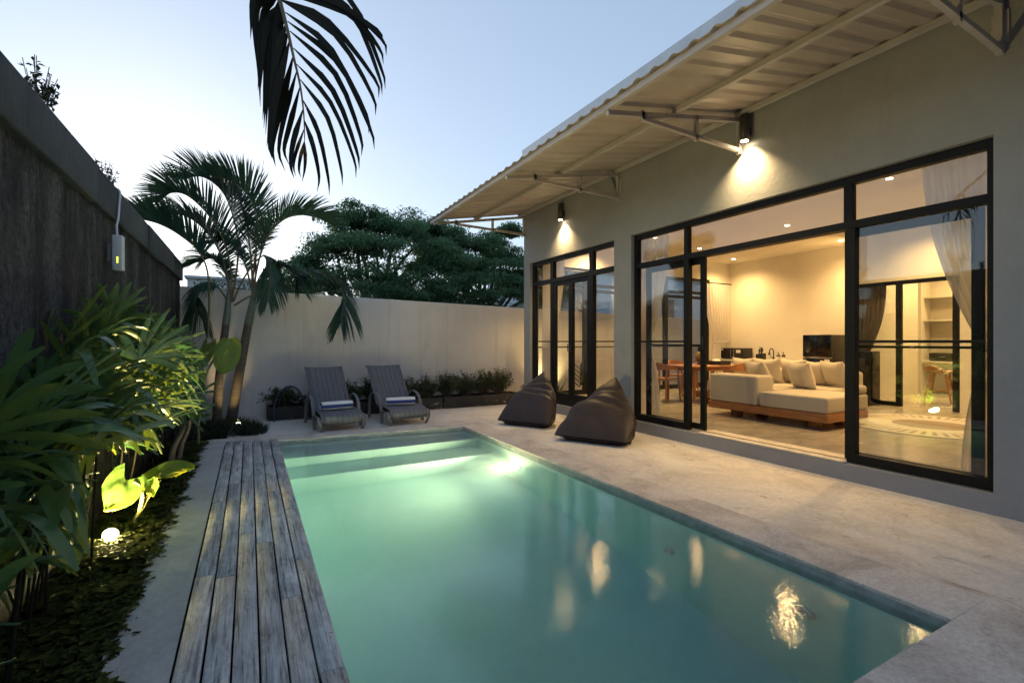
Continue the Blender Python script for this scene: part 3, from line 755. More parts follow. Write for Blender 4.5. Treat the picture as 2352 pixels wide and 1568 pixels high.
def build_lamps():
    # cylinder wall lamps
    for (y, z, lb, e) in ((3.47, 3.68, 'dark cylinder wall lamp glowing above the wide sliding doors', 1.0), (7.07, 3.60, 'dark cylinder wall lamp glowing above the small glazed doors', .8)):
        x = FX - .085; p = thing('wall_lamp', lb, 'wall lamp', (FX, y, z - .1), 'cylinder lamps on the villa wall')
        m = MB(); m.lathe([(.0, -.16), (.036, -.16), (.04, -.165), (.046, -.165), (.046, .12), (.04, .126), (0, .126)], (x, y, z), 24); m.build('cylinder', 'lamp_housing', p)
        m = MB(); m.box((x + .04, y - .025, z - .1), (FX - .001, y + .025, z + .0), .004); m.build('mount', 'lamp_housing', p)
        m = MB(); m.lathe([(0, -.168), (.036, -.168), (.036, -.164), (0, -.164)], (x, y, z), 20); m.build('bulb', 'lamp_glow', p)
        light('SPOT', 'lamp_beam', (x, y, z - .175), WALLW * e, (1.0, .71, .32), p, .03, aim=(.10, 0, -1), spot=112, blend=1.0)
    # recessed downlights indoors
    spots = [(10.33, 7.74), (6.88, 6.87), (10.3, 5.3), (8.5, 7.2), (8.14, 5.05), (9.3, 3.6), (6.9, 3.0), (8.4, 2.3), (6.4, 8.0), (11.6, 4.3), (11.6, 2.6), (12.6, 4.2)]
    where = ['above the microwave end of the kitchen counter', 'above the dining side, behind the transom glass', 'above the fridge corner', 'above the dining table', 'above the sofa pillows', 'in front of the glazed partition', 'near the right hand glass panel', 'above the round rug', 'by the small glazed doors', 'above the stool in the back room', 'above the desk in the back room', 'beside the shelves in the back room']
    for (x, y), wh in zip(spots, where):
        p = thing('downlight', 'small round recessed ceiling spot ' + wh, 'downlight', (x, y, 3.3), 'recessed spots in the villa ceiling')
        m = MB(); m.lathe([(0, -.004), (.052, -.004), (.05, .0), (0, .0)], (x, y, 3.3), 20); m.build('trim_ring', 'white_plastic', p)
        m = MB(); m.lathe([(0, -.008), (.036, -.008), (.036, -.0045), (0, -.0045)], (x, y, 3.3), 16); m.build('bulb', 'downlight_glow', p)
        light('SPOT', 'ceiling_beam', (x, y, 3.285), CEILW * (1.25 if x > 10.5 else 1), WARM, p, .08, aim=(0, 0, -1), spot=150, blend=1.0)
    # garden spot among the plants
    p = thing('garden_spotlight', 'glaring garden spotlight on the ground below the big lit leaf', 'garden light', (-.80, 4.05, -.05))
    m = MB(); m.tube([(-.80, 4.05, -.06), (-.80, 4.05, .0)], .008, 8); m.build('stake', 'satin_black', p)
    A = V((.14, -.55, .55)).normalized(); q = A.to_track_quat('Z', 'Y').to_matrix().to_4x4()
    m = MB(); m.lathe([(0, -.07), (.03, -.07), (.04, -.05), (.046, 0), (.046, .012), (.041, .012), (.036, 0), (0, 0)], (-.80, 4.05, .03), 20, M=q); m.build('housing', 'satin_black', p)
    m = MB(); m.lathe([(0, .0), (.04, .006), (.033, .022), (0, .032)], (-.80, 4.05, .03), 20, M=q); m.build('lens', 'garden_glow', p)
    light('SPOT', 'garden_beam', V((-.80, 4.05, .03)) + A * .06, GARDW * 4, (1.0, .72, .22), p, .03, aim=(.55, .22, .85), spot=128, blend=.6)
    # uplight at the palm foot
    p = thing('palm_uplight', 'small uplight hidden in grass at the foot of the palm trunks', 'garden light', (-.14, 8.35, 0))
    m = MB(); m.lathe([(0, 0), (.035, 0), (.04, .08), (.034, .08), (.03, .07), (0, .07)], (-.14, 8.35, .0), 16); m.build('housing', 'satin_black', p)
    m = MB(); m.lathe([(0, .072), (.029, .072), (.02, .082), (0, .086)], (-.14, 8.35, .0), 16); m.build('lens', 'lamp_glow', p)
    light('SPOT', 'palm_beam', (-.14, 8.35, .11), PALMW, (1.0, .70, .30), p, .03, aim=(-.16, .56, .42), spot=50, blend=1.0)
    p = thing('plant_uplight', 'small uplight behind the spiky plant seen through the end window', 'garden light', (6.02, 9.15, 0))
    m = MB(); m.lathe([(0, 0), (.04, 0), (.045, .1), (.038, .1), (.034, .09), (0, .09)], (6.02, 9.15, .0), 16); m.build('housing', 'satin_black', p)
    m = MB(); m.lathe([(0, .092), (.033, .092), (.02, .1), (0, .104)], (6.02, 9.15, .0), 16); m.build('lens', 'lamp_glow', p)
    light('SPOT', 'plant_beam', (6.02, 9.15, .14), 26, (1.0, .72, .28), p, .03, aim=(0, .4, 1), spot=110, blend=1.0)
WALLW, CEILW, GARDW, PALMW = 46, 52, 12, 6
build_lamps()
# ================================================================== INTERIOR
FZ = .166
def cushion(m, ce, w, h, d, M, c=.5, pinch=.13):
    """pillow: w x h square, thickness d; local x width, local z height, local y thickness"""
    bm = bmesh.new(); bmesh.ops.create_cube(bm, size=2); bmesh.ops.subdivide_edges(bm, edges=bm.edges[:], cuts=9, use_grid_fill=True)
    for v in bm.verts:
        x, y, z = v.co
        k = max(0.0, (1 - abs(x) ** 2.6)) ** .5 * max(0.0, (1 - abs(z) ** 2.6)) ** .5
        kk = 1 - pinch * (1 - abs(x * z)) * (max(abs(x), abs(z)) ** 3)
        n_ = noise.noise(V((x * 2 + ce[0] * 5, y * 2, z * 2 + ce[1] * 3))) * .06
        v.co = M @ V((x * kk * w / 2, y * (d / 2) * (k * .95 + .04) + n_ * d * .4 * k, z * kk * h / 2)) + V(ce)
    bmesh.ops.remove_doubles(bm, verts=bm.verts, dist=.0005)
    m.bm(bm, c, True)

def build_sofa():
    s = thing('sofa', 'cream low sectional sofa on a wooden platform behind the open sliding doors', 'sofa', (7.2, 4.5, FZ))
    m = MB()
    m.box((6.38, 3.445, .268), (7.36, 5.235, .378), .004); m.box((7.361, 3.96, .268), (8.42, 6.36, .378), .004)
    m.build('platform', 'teak_long', s)
    for x, y in ((6.55, 3.68), (6.55, 4.85), (7.15, 3.68), (7.15, 4.85), (8.2, 4.1), (8.2, 6.15), (7.5, 6.15)):
        m = MB(); m.box((x - .07, y - .055, FZ), (x + .07, y + .055, .268), .004); m.build('leg', 'dark_teak', s)
    m = MB(); m.box((6.385, 4.405, .379), (6.78, 5.23, .80), .05, seg=4); m.build('armrest', 'sofa_fabric', s)
    m = MB(); m.box((6.39, 3.45, .379), (7.38, 4.385, .588), .04, seg=4); m.build('seat_cushion', 'sofa_fabric', s)
    m = MB(); m.box((7.39, 3.97, .379), (8.15, 6.1, .60), .04, seg=4); m.build('seat_cushion', 'sofa_fabric', s)
    m = MB(); m.box((6.79, 4.40, .379), (7.38, 5.23, .598), .04, seg=4); m.build('seat_cushion', 'sofa_fabric', s)
    m = MB(); m.box((8.16, 4.0, .379), (8.42, 6.36, .825), .05, seg=4); m.build('backrest', 'sofa_fabric', s)
    m = MB(); m.box((7.14, 3.46, .589), (7.385, 3.62, .705), .05, seg=4); m.build('armrest', 'sofa_fabric', s)
    specs = [ # x, y, z, yaw, lean, size, label
        (7.95, 5.72, .80, 88, -14, .46, 'cream pillow at the far end of the row on the sofa'),
        (7.22, 4.93, .77, 62, -24, .50, 'large cream pillow leaning behind the sofa armrest'),
        (7.80, 5.18, .80, 92, -14, .48, 'cream pillow behind the large one that leans on the armrest'),
        (7.98, 4.83, .80, 86, -12, .46, 'cream pillow mostly hidden in the middle of the sofa row'),
        (7.38, 4.36, .78, 70, -18, .46, 'upright cream pillow standing forward in the middle of the sofa seat'),
        (8.02, 4.50, .79, 86, -12, .44, 'cream pillow between the two forward standing pillows'),
        (7.93, 4.16, .80, 66, -20, .46, 'cream pillow tilted at the fridge end of the sofa row')]
    for (x, y, z, yaw, lean, sz, lb) in specs:
        p = thing('pillow', lb, 'pillow', (x, y, z - .2), 'cream pillows on the sofa')
        M = Matrix.Rotation(rad(yaw), 4, 'Z') @ Matrix.Rotation(rad(lean), 4, 'X')
        m = MB(); cushion(m, (x, y, z), sz, sz * .92, .21, M); m.build('cover', 'sofa_fabric', p)
build_sofa()

def build_chair(loc, rz, lb):
    c = thing('dining_chair', lb, 'chair', (loc[0], loc[1], FZ), 'wooden dining chairs'); x0, y0 = loc
    Rm = Matrix.Rotation(rad(rz), 4, 'Z')
    def T(x, y, z): p = Rm @ V((x, y, 0)); return V((x0 + p.x, y0 + p.y, FZ + z))
    # seat (front = +x)
    m = MB()
    def seat(u, v):
        a = v * 2 * math.pi; r = u; sx = .215 * math.copysign(abs(math.cos(a)) ** .6, math.cos(a)) * r; sy = .22 * math.copysign(abs(math.sin(a)) ** .6, math.sin(a)) * r
        return T(sx, sy, .425 + .02 * r * r)
    m.grid(seat, 5, 28); m.grid(lambda u, v: seat(1, v) - V((0, 0, .03 * u)), 1, 28); m.grid(lambda u, v: seat(1 - u, v) - V((0, 0, .03)), 3, 28)
    m.build('seat', 'teak', c)
    for sx, sy in ((.19, .19), (.19, -.19), (-.2, .18), (-.2, -.18)):
        m = MB(); top = .60 if True else .42
        m.tube([T(sx * 1.22, sy * 1.2, 0), T(sx * 1.05, sy * 1.08, .40), T(sx * (1.0 if sx > 0 else 1.0), sy * 1.08, .585)], [.013, .021, .015], 10); m.build('leg', 'teak', c)
    m = MB()   # curved backrest with arms
    pts = [T(.20, .235, .60), T(.05, .25, .62), T(-.14, .235, .645), T(-.235, .13, .665), T(-.26, 0, .67), T(-.235, -.13, .665), T(-.14, -.235, .645), T(.05, -.25, .62), T(.20, -.235, .60)]
    cp = catmull(pts, 40); vs = []
    hh = lambda u: .018 + .055 * max(0, math.cos((u - .5) * math.pi * 1.35)) ** 1.5
    k = len(cp)
    for i, p in enumerate(cp):
        t = (cp[min(i + 1, k - 1)] - cp[max(i - 1, 0)]).normalized(); sd = t.cross(V((0, 0, 1))).normalized(); h = hh(i / (k - 1))
        for a, b in ((-1, -1), (1, -1), (1, 1), (-1, 1)): vs.append(p + sd * a * .012 + V((0, 0, b * h)))
    fs = [(4 * i + j, 4 * i + (j + 1) % 4, 4 * i + 4 + (j + 1) % 4, 4 * i + 4 + j) for i in range(k - 1) for j in range(4)] + [(0, 3, 2, 1), tuple(4 * (k - 1) + j for j in range(4))]
    m.add(vs, fs, .5, False); m.build('backrest', 'teak', c)

def build_interior():
    t = thing('dining_table', 'wooden dining table seen through the parked sliding door', 'table', (7.8, 6.5, FZ))
    m = MB(); m.box((7.08, 6.1, .815), (8.55, 6.92, .848), .008); m.box((7.2, 6.2, .755), (8.43, 6.82, .814), .003); m.build('tabletop', 'teak', t)
    for x, y in ((7.17, 6.19), (7.17, 6.83), (8.46, 6.19), (8.46, 6.83)):
        m = MB(); m.tube([(x, y, FZ), (x, y, .5), (x, y, .815)], [.024, .034, .038], 12); m.build('leg', 'teak', t)
    build_chair((6.93, 6.72), 12, 'wooden armchair at the left end of the dining table, nearest the parked glass door')
    build_chair((8.0, 7.22), -92, 'wooden armchair on the far side of the dining table')
    build_chair((7.72, 5.90), 96, 'wooden armchair pulled up between the dining table and the sofa')
    build_chair((8.85, 6.15), 150, 'wooden chair whose back shows just above the sofa pillows')
    # fruit, tray, tissues
    p = thing('fruit_stand', 'dark bowl on a foot under the pineapple', 'bowl', (7.72, 6.55, .848))
    m = MB(); m.lathe([(0, 0), (.055, 0), (.05, .01), (.018, .02), (.018, .055), (.09, .075), (.115, .095), (.108, .095), (.05, .075), (0, .075)], (7.72, 6.55, .849), 20); m.build('bowl', 'dark_teak', p)
    p = thing('pineapple', 'whole pineapple standing on the dining table', 'pineapple', (7.72, 6.55, .93))
    m = MB(); m.lathe([(0, .0), (.045, .0), (.068, .05), (.07, .10), (.055, .155), (.02, .175), (0, .175)], (7.72, 6.55, .926), 18); m.build('fruit', 'pineapple_skin', p)
    m = MB(); r = random.Random(4)
    for i in range(26):
        a = r.uniform(0, 6.28); o = r.uniform(.0, .06); d = V((math.cos(a), math.sin(a), 0)); b = V((7.72, 6.55, 1.09)); L = r.uniform(.07, .13)
        pts = [b + d * (.01 + o * f * f) + V((0, 0, L * f)) for f in (0, .35, .7, 1)]; sd = [d.cross(V((0, 0, 1)))] * 4
        m.strip(pts, [.008, .009, .006, .001], sd, r.random())
    m.build('leaf_crown', 'weed_leaf', p)
    p = thing('serving_tray', 'black tray on the dining table beside the pineapple', 'tray', (8.0, 6.32, .848))
    m = MB(); m.box((7.86, 6.16, .849), (8.14, 6.48, .862)); m.box((7.86, 6.16, .862), (7.875, 6.48, .925)); m.box((8.125, 6.16, .862), (8.14, 6.48, .925)); m.box((7.875, 6.16, .862), (8.125, 6.175, .925)); m.box((7.875, 6.465, .862), (8.125, 6.48, .925)); m.build('tray_body', 'satin_black', p)
    p = thing('tissue_pack', 'crumpled white napkins piled in the black tray', 'napkins', (8.0, 6.36, .862))
    m = MB(); 
    for i in range(5): cushion(m, (7.97 + .015 * i, 6.30 + .035 * i, .90 + .012 * (i % 3)), .10, .09, .05, Matrix.Rotation(rad(30 + 40 * i), 4, 'Z') @ Matrix.Rotation(rad(35), 4, 'X'))
    m.build('napkin', 'label_paper', p)
    # kitchen counter
    k = thing('kitchen_counter', 'long pale stone kitchen counter along the back wall', 'counter', (10.7, 7.4, FZ))
    m = MB(); m.box((10.38, 6.06, .815), (10.998, 8.35, .853), .004); m.build('worktop', 'counter_stone', k)
    m = MB(); m.box((10.44, 6.08, .22), (10.998, 8.35, .814)); m.build('carcass', 'cabinet_white', k)
    for i in range(4):
        m = MB(); y = 6.1 + i * .562; m.box((10.422, y + .004, .25), (10.439, y + .556, .80), .002); dd = m.build('cabinet_door', 'cabinet_white', k)
        m = MB(); m.tube([(10.408, y + .25, .76), (10.408, y + .33, .76)], .006, 6); m.build('handle', 'satin_black', dd)
    m = MB(); m.box((10.50, 6.08, FZ), (10.998, 8.35, .22)); m.build('plinth', 'satin_black', k)
    p = thing('microwave_oven', 'black microwave oven on the counter under the curtain side', 'microwave', (10.75, 8.03, .853))
    m = MB(); m.box((10.58, 7.675, .868), (10.96, 8.345, 1.135), .008); m.build('body', 'satin_black', p)
    m = MB(); m.box((10.568, 7.97, .885), (10.5795, 8.33, 1.12), .004); d = m.build('door', 'gloss_black', p)
    m = MB(); m.box((10.545, 7.975, .90), (10.555, 7.99, 1.10), .003); m.box((10.555, 7.975, .905), (10.568, 7.99, .92)); m.box((10.555, 7.975, 1.08), (10.568, 7.99, 1.095)); m.build('handle', 'chrome', d)
    m = MB(); m.box((10.565, 8.22, 1.085), (10.567, 8.325, 1.11)); m.build('sticker', 'label_paper', d)
    m = MB(); m.box((10.57, 7.685, .885), (10.579, 7.96, 1.12), .003); cpn = m.build('control_panel', 'satin_black', p)
    m = MB(); m.box((10.568, 7.73, 1.02), (10.5695, 7.85, 1.09)); m.build('sticker', 'label_paper', cpn)
    m = MB(); 
    for z in (.93, 1.0, 1.07): m.lathe([(0, 0), (.016, 0), (.014, .01), (0, .01)], (10.569, 7.92, z), 14, M=Matrix.Rotation(rad(-90), 4, 'Y'))
    m.build('knob', 'chrome', cpn)
    for y in (7.72, 8.3):
        m = MB(); m.box((10.62, y - .02, .853), (10.9, y + .02, .868)); m.build('foot', 'satin_black', p)
    p = thing('stove_top', 'slim black hotplate lying on the counter beside the microwave', 'hotplate', (10.7, 7.5, .853))
    m = MB(); m.box((10.55, 7.43, .854), (10.85, 7.64, .885), .006); m.build('hotplate_body', 'gloss_black', p)
    p = thing('utensil_holder', 'dark box of kitchen utensils and leafy herbs on the counter', 'utensil holder', (10.72, 7.29, .853))
    m = MB(); m.box((10.66, 7.20, .854), (10.78, 7.28, 1.02), .006); m.box((10.66, 7.285, .854), (10.78, 7.39, 1.0), .006); m.build('holder', 'satin_black', p)
    m = MB(); r = random.Random(9)
    for i in range(9):
        y = r.uniform(7.21, 7.38); x = r.uniform(10.69, 10.75); z = r.uniform(1.08, 1.19)
        m.tube([(x, y, .98), (x + r.uniform(-.03, .03), y + r.uniform(-.03, .03), z)], .006, 6); 
        if i % 2: m.lathe([(0, -.04), (.02, -.02), (.026, .0), (.018, .025), (0, .03)], (x, y + r.uniform(-.02, .02), z), 10)
    m.build('utensil', 'satin_black', p)
    p = thing('kitchen_tap', 'black gooseneck kitchen tap rising from the counter', 'tap', (10.85, 7.06, .853))
    m = MB(); pts = [(10.85, 7.06, .853), (10.85, 7.06, 1.05)] + [(10.85, 7.06 + .05 - .05 * math.cos(a), 1.05 + .085 * math.sin(a)) for a in (.5, 1, 1.57, 2.1, 2.7)] + [(10.85, 7.165, 1.03)]
    m.tube(pts, .012, 10); m.lathe([(0, -.05), (.026, -.05), (.02, 0), (.012, .02), (0, .02)], (10.85, 7.165, 1.03), 12); m.build('spout', 'satin_black', p)
    m = MB(); m.tube([(10.85, 7.06, .90), (10.82, 7.10, .92), (10.81, 7.11, .97)], .009, 8); m.lathe([(0, 0), (.024, 0), (.02, .09), (0, .09)], (10.85, 7.06, .853), 12); m.build('lever', 'satin_black', p)
    for y, lb in ((6.845, 'amber pump bottle on the counter, the one closer to the tap'), (6.725, 'amber pump bottle on the counter, the one closer to the fridge')):
        p = thing('pump_bottle', lb, 'bottle', (10.7, y, .853), 'soap bottles on the counter')
        m = MB(); m.lathe([(0, 0), (.04, 0), (.042, .01), (.042, .12), (.03, .14), (.014, .15), (.014, .16), (0, .16)], (10.7, y, .854), 16); m.build('bottle', 'amber_bottle', p)
        m = MB(); m.lathe([(.0425, .03), (.0425, .095)], (10.7, y, .854), 16); m.build('label', 'label_paper', p)
        m = MB(); m.tube([(10.7, y, 1.01), (10.7, y, 1.045)], .006, 6); m.box((10.66, y - .01, 1.04), (10.715, y + .01, 1.055), .003); m.build('pump', 'satin_black', p)
    f = thing('fridge', 'black two door fridge standing behind the sofa', 'fridge', (10.4, 5.7, FZ))
    m = MB(); m.box((10.26, 5.44, FZ + .03), (10.85, 5.995, 1.435), .01); m.build('body', 'satin_black', f)
    m = MB(); m.box((10.20, 5.437, .985), (10.258, 5.998, 1.437), .012); dd = m.build('door', 'gloss_black', f)
    m = MB(); m.box((10.196, 5.437, .958), (10.256, 5.998, .98), .003); m.build('trim', 'chrome', f)
    m = MB(); m.box((10.20, 5.437, .23), (10.258, 5.998, .953), .012); d2 = m.build('door', 'gloss_black', f)
    m = MB(); m.box((10.197, 5.46, .84), (10.1995, 5.56, .94)); m.build('sticker', 'label_paper', d2)
    m = MB(); m.box((10.3, 5.46, FZ), (10.8, 5.98, FZ + .03)); m.build('base', 'satin_black', f)
    w = thing('water_dispenser', 'tall black water dispenser with a small blue light by the partition', 'water dispenser', (9.7, 4.65, FZ))
    m = MB(); m.box((9.56, 4.455, FZ), (9.93, 4.82, 1.125), .012); m.build('body', 'gloss_black', w)
    m = MB(); m.box((9.552, 4.52, .78), (9.5595, 4.76, 1.0), .003); m.build('panel', 'satin_black', w)
    m = MB(); m.lathe([(0, 0), (.012, 0), (.008, .005), (0, .006)], (9.5515, 4.655, .995), 10, M=Matrix.Rotation(rad(-90), 4, 'Y')); m.build('indicator', 'led_blue', w)
    m = MB(); m.box((9.52, 4.6, .84), (9.552, 4.62, .88)); m.box((9.52, 4.66, .84), (9.552, 4.68, .88)); m.build('tap', 'chrome', w)
    s = thing('wall_socket', 'white wall socket beside the curtain above the counter end', 'socket', (10.99, 8.2, 1.33))
    m = MB(); m.box((10.985, 8.33, 1.33), (10.999, 8.41, 1.44), .004); m.build('plate', 'label_paper', s)
    m = MB(); m.box((10.981, 8.35, 1.36), (10.9845, 8.39, 1.41), .002); m.build('switch', 'cabinet_white', s)
    r = thing('round_rug', 'round woven rug with dark centre and rayed border behind the right glass panel', 'rug', (8.08, 3.02, FZ))
    m = MB(); m.lathe([(0, .012), (1.03, .012), (1.05, .006), (1.05, 0), (0, 0)], (8.08, 3.02, FZ + .001), 72); m.build('pile', 'rug_pattern', r)
    # bar stool, box on desk
    s = thing('bar_stool', 'wooden low back bar stool in the lit back room', 'stool', (11.2, 4.05, FZ)); c = V((11.22, 4.07, 0))
    seatz = .74
    m = MB(); m.lathe([(0, -.02), (.19, -.02), (.21, .0), (.20, .02), (.12, .012), (0, .008)], (c.x, c.y, seatz), 24); m.build('seat', 'teak', s)
    for a in (40, 140, 220, 320):
        d = V((math.cos(rad(a + 10)), math.sin(rad(a + 10)), 0))
        m = MB(); m.tube([c + d * .30 + V((0, 0, FZ)), c + d * .15 + V((0, 0, seatz - .01))], [.016, .024], 10); m.build('leg', 'teak', s)
    m = MB(); ring = [c + V((math.cos(rad(a + 10)), math.sin(rad(a + 10)), 0)) * .235 + V((0, 0, .40)) for a in (40, 140, 220, 320, 40)]
    for a, b in zip(ring[:-1], ring[1:]): m.tube([a, b], .011, 8)
    m.build('footrest', 'teak', s)
    m = MB()
    def bk(u, v):
        a = rad(60 + u * 150); rr = .20 + .015 * math.sin(v * math.pi); return c + V((math.cos(a) * rr, math.sin(a) * rr, seatz + .015 + v * .13 * math.sin(.35 + u * 2.44)))
    m.grid(bk, 20, 4); o = m.build('backrest', 'teak', s); sd = o.modifiers.new('thick', 'SOLIDIFY'); sd.thickness = .02
    b = thing('storage_box', 'black box standing on the desk below the shelves', 'box', (13.2, 4.7, .872))
    m = MB(); m.box((13.05, 4.45, .872), (13.35, 4.93, 1.05), .006); m.build('box_body', 'drawer_black', b)
    m = MB(); m.tube([(13.03, 4.64, .97), (13.03, 4.74, .97)], .007, 6); m.box((13.03, 4.635, .965), (13.05, 4.645, .975)); m.box((13.03, 4.735, .965), (13.05, 4.745, .975)); m.build('handle', 'chrome', b)

def curtain(lb, mat, top, tie, bot, z_top, z_tie, z_bot, axis, waves, group='tied back curtains'):
    """top/tie/bot = (a, b) extents along the wall line; axis maps (s, depth, z) to a point"""
    c0 = axis((top[0] + top[1]) / 2, 0, z_bot); t = thing('curtain', lb, 'curtain', c0, group)
    m = MB()
    def fn(u, v):
        if v < .52: k = v / .52; k2 = k ** 2.2; a, b = [top[i] + (tie[i] - top[i]) * k2 for i in (0, 1)]; z = z_top + (z_tie - z_top) * k
        else: k = (v - .52) / .48; k2 = 1 - (1 - k) ** 2; a, b = [tie[i] + (bot[i] - tie[i]) * k2 for i in (0, 1)]; z = z_tie + (z_bot - z_tie) * k
        w = abs(b - a); amp = min(.035, .05 * (abs(top[1] - top[0]) / max(w, .05)) * .35)
        return V(axis(a + (b - a) * u, amp * math.sin(u * waves * 6.283 + 1.2 * noise.noise(V((u * 4, v * 1.5, top[0])))), z))
    m.grid(fn, waves * 10, 36); m.build('cloth', mat, t)
    m = MB(); s0, s1 = min(tie), max(tie)
    ring = [axis((s0 + s1) / 2 + math.cos(a) * ((s1 - s0) / 2 + .012), math.sin(a) * .05, z_tie + .01 * math.cos(a)) for a in [i * 6.2832 / 16 for i in range(17)]]
    m.tube(ring, .009, 6); m.build('tieback', mat, t)
def build_curtains():
    xw = lambda s, d, z: (5.20 + d, s, z)
    yw = lambda s, d, z: (s, 8.28 + d, z)
    curtain('white curtain gathered behind the far left pane of the small glazed front', 'curtain_cloth', (7.50, 8.25), (8.0, 8.25), (7.85, 8.25), 2.9, 1.15, .18, xw, 7)
    curtain('white curtain tied back behind the fixed pane nearest the slim pillar', 'curtain_cloth', (4.92, 5.5), (5.30, 5.5), (5.1, 5.5), 3.05, 1.3, .18, xw, 6)
    curtain('white curtain tied back behind the large right hand fixed pane', 'curtain_cloth', (1.42, 2.02), (1.42, 1.60), (1.40, 1.75), 3.05, 1.22, .18, xw, 7)
    curtain('cream curtain hanging by the kitchen corner on a dark rail', 'curtain_cloth', (9.95, 10.95), (10.3, 10.9), (10.2, 10.9), 2.75, 1.3, .2, yw, 9)
    curtain('white curtain on the pillar side of the small glazed front', 'curtain_cloth', (5.62, 5.95), (5.60, 5.72), (5.6, 5.75), 2.9, 1.2, .18, xw, 4)
    curtain('dark taupe curtain tied beside the black water dispenser', 'drape_taupe', (4.45, 4.90), (4.72, 4.90), (4.7, 4.9), 2.36, 1.1, .2, lambda s, d, z: (10.13 + d * .8, s, z), 6)
    r = thing('curtain_rail', 'dark curtain rail end near the kitchen corner', 'curtain rail', (8.5, 8.30, 2.8))
    m = MB(); m.tube([(5.4, 8.28, 2.77), (10.97, 8.28, 2.77)], .014, 8); m.build('rod', 'satin_black', r)
    for x in (6.2, 8.2, 10.2):
        m = MB(); m.box((x - .012, 8.28, 2.76), (x + .012, 8.388 if x > 10.25 else 8.36, 2.79)); m.build('wall_bracket', 'satin_black', r)
    r = thing('curtain_rail', 'dark curtain rail above the wide sliding doors inside', 'curtain rail', (5.2, 3.4, 3.06))
    m = MB(); m.tube([(5.2, 1.2, 3.07), (5.2, 8.3, 3.07)], .014, 8); m.build('rod', 'satin_black', r)
    for y in (1.3, 5.55, 8.3):
        m = MB(); m.box((5.1, y - .012, 3.06), (5.2, y + .012, 3.085)); m.build('wall_bracket', 'satin_black', r)
build_interior(); build_curtains()

# ================================================================== OUTDOOR FURNITURE
def build_beanbag(A, B, C, D, lb, seed):
    A, B, C, D = map(V, (A, B, C, D)); ce = (A + B + C) / 3; ce.z = 0
    o = thing('beanbag', lb, 'beanbag', ce, 'brown beanbags on the patio')
    m = MB(); mAB, mCD = (A + B) / 2, (C + D) / 2
    wv = (B - A) / 2; hv = (D - C) / 2
    fwd = (mCD - mAB); fw2 = V((fwd.x, fwd.y, 0)).normalized()
    def P(t, a, bulge=1.0):
        c = mAB.lerp(mCD, t); ca, sa = math.cos(a), math.sin(a)
        body = math.sin(math.pi * min(1, max(0, t))) ** .8
        wa = (1 - t) ** .74; hb = t ** .86
        sgn = lambda w_, p_: math.copysign(abs(w_) ** p_, w_)
        ex = .62
        p = c + wv * sgn(ca, ex) * (wa + body * .07) + hv * sgn(sa, ex) * hb
        p += V((0, 0, 1)) * sgn(sa, .8) * body * .075
        p += wv.normalized() * ca * body * .11
        n1 = noise.noise(p * 2.3 + V((seed, 0, 0))); n2 = noise.noise(V((t * 9 + seed, math.sin(a) * 1.3, ca)) )
        p += (p - c).normalized() * (n1 * .04 + n2 * .022) * body
        # creases where the sack folds
        p += (p - c).normalized() * (-.045 * math.exp(-((t - .60) / .04) ** 2) * max(0, sa) * (1 + .6 * math.sin(a * 5 + seed)))
        p += (p - c).normalized() * (-.030 * math.exp(-((t - .70 - .06 * ca) / .028) ** 2) * max(0, sa))
        p += (p - c).normalized() * (-.020 * math.exp(-((t - .48 + .08 * ca) / .03) ** 2) * max(0, sa + .2))
        p += (p - c).normalized() * (-.014 * math.exp(-((ca - .1) / .06) ** 2) * max(0, sa) * (1 if t < .5 else 0))
        p.z = max(.003, p.z) if p.z > .03 else .003 + max(0, (p.z + .1)) * .02
        return p
    N, K = 56, 64
    m.grid(lambda u, v: P(.004 + u * .992, v * 2 * math.pi), N, K)
    m.build('cover', 'beanbag_vinyl', o)
    s = MB()   # piping along the sewn seams
    s.tube([P(.004, a) + V((0, 0, .002)) for a in [math.pi * i / 24 for i in range(25)]], .0055, 6)
    s.tube([P(.004 + .9 * i / 40, 0.02) for i in range(41)], .004, 6)
    s.build('piping', 'beanbag_vinyl', o)
build_beanbag((3.53, 5.32, .07), (4.0, 4.50, .075), (4.60, 5.36, 0), (4.66, 5.42, .79), 'brown vinyl beanbag nearer the camera, in front of the slim pillar', 3.1)
build_beanbag((3.42, 6.76, .07), (3.86, 6.02, .075), (4.25, 6.72, 0), (4.32, 6.78, .82), 'brown vinyl beanbag farther away, in front of the small glazed doors', 8.7)

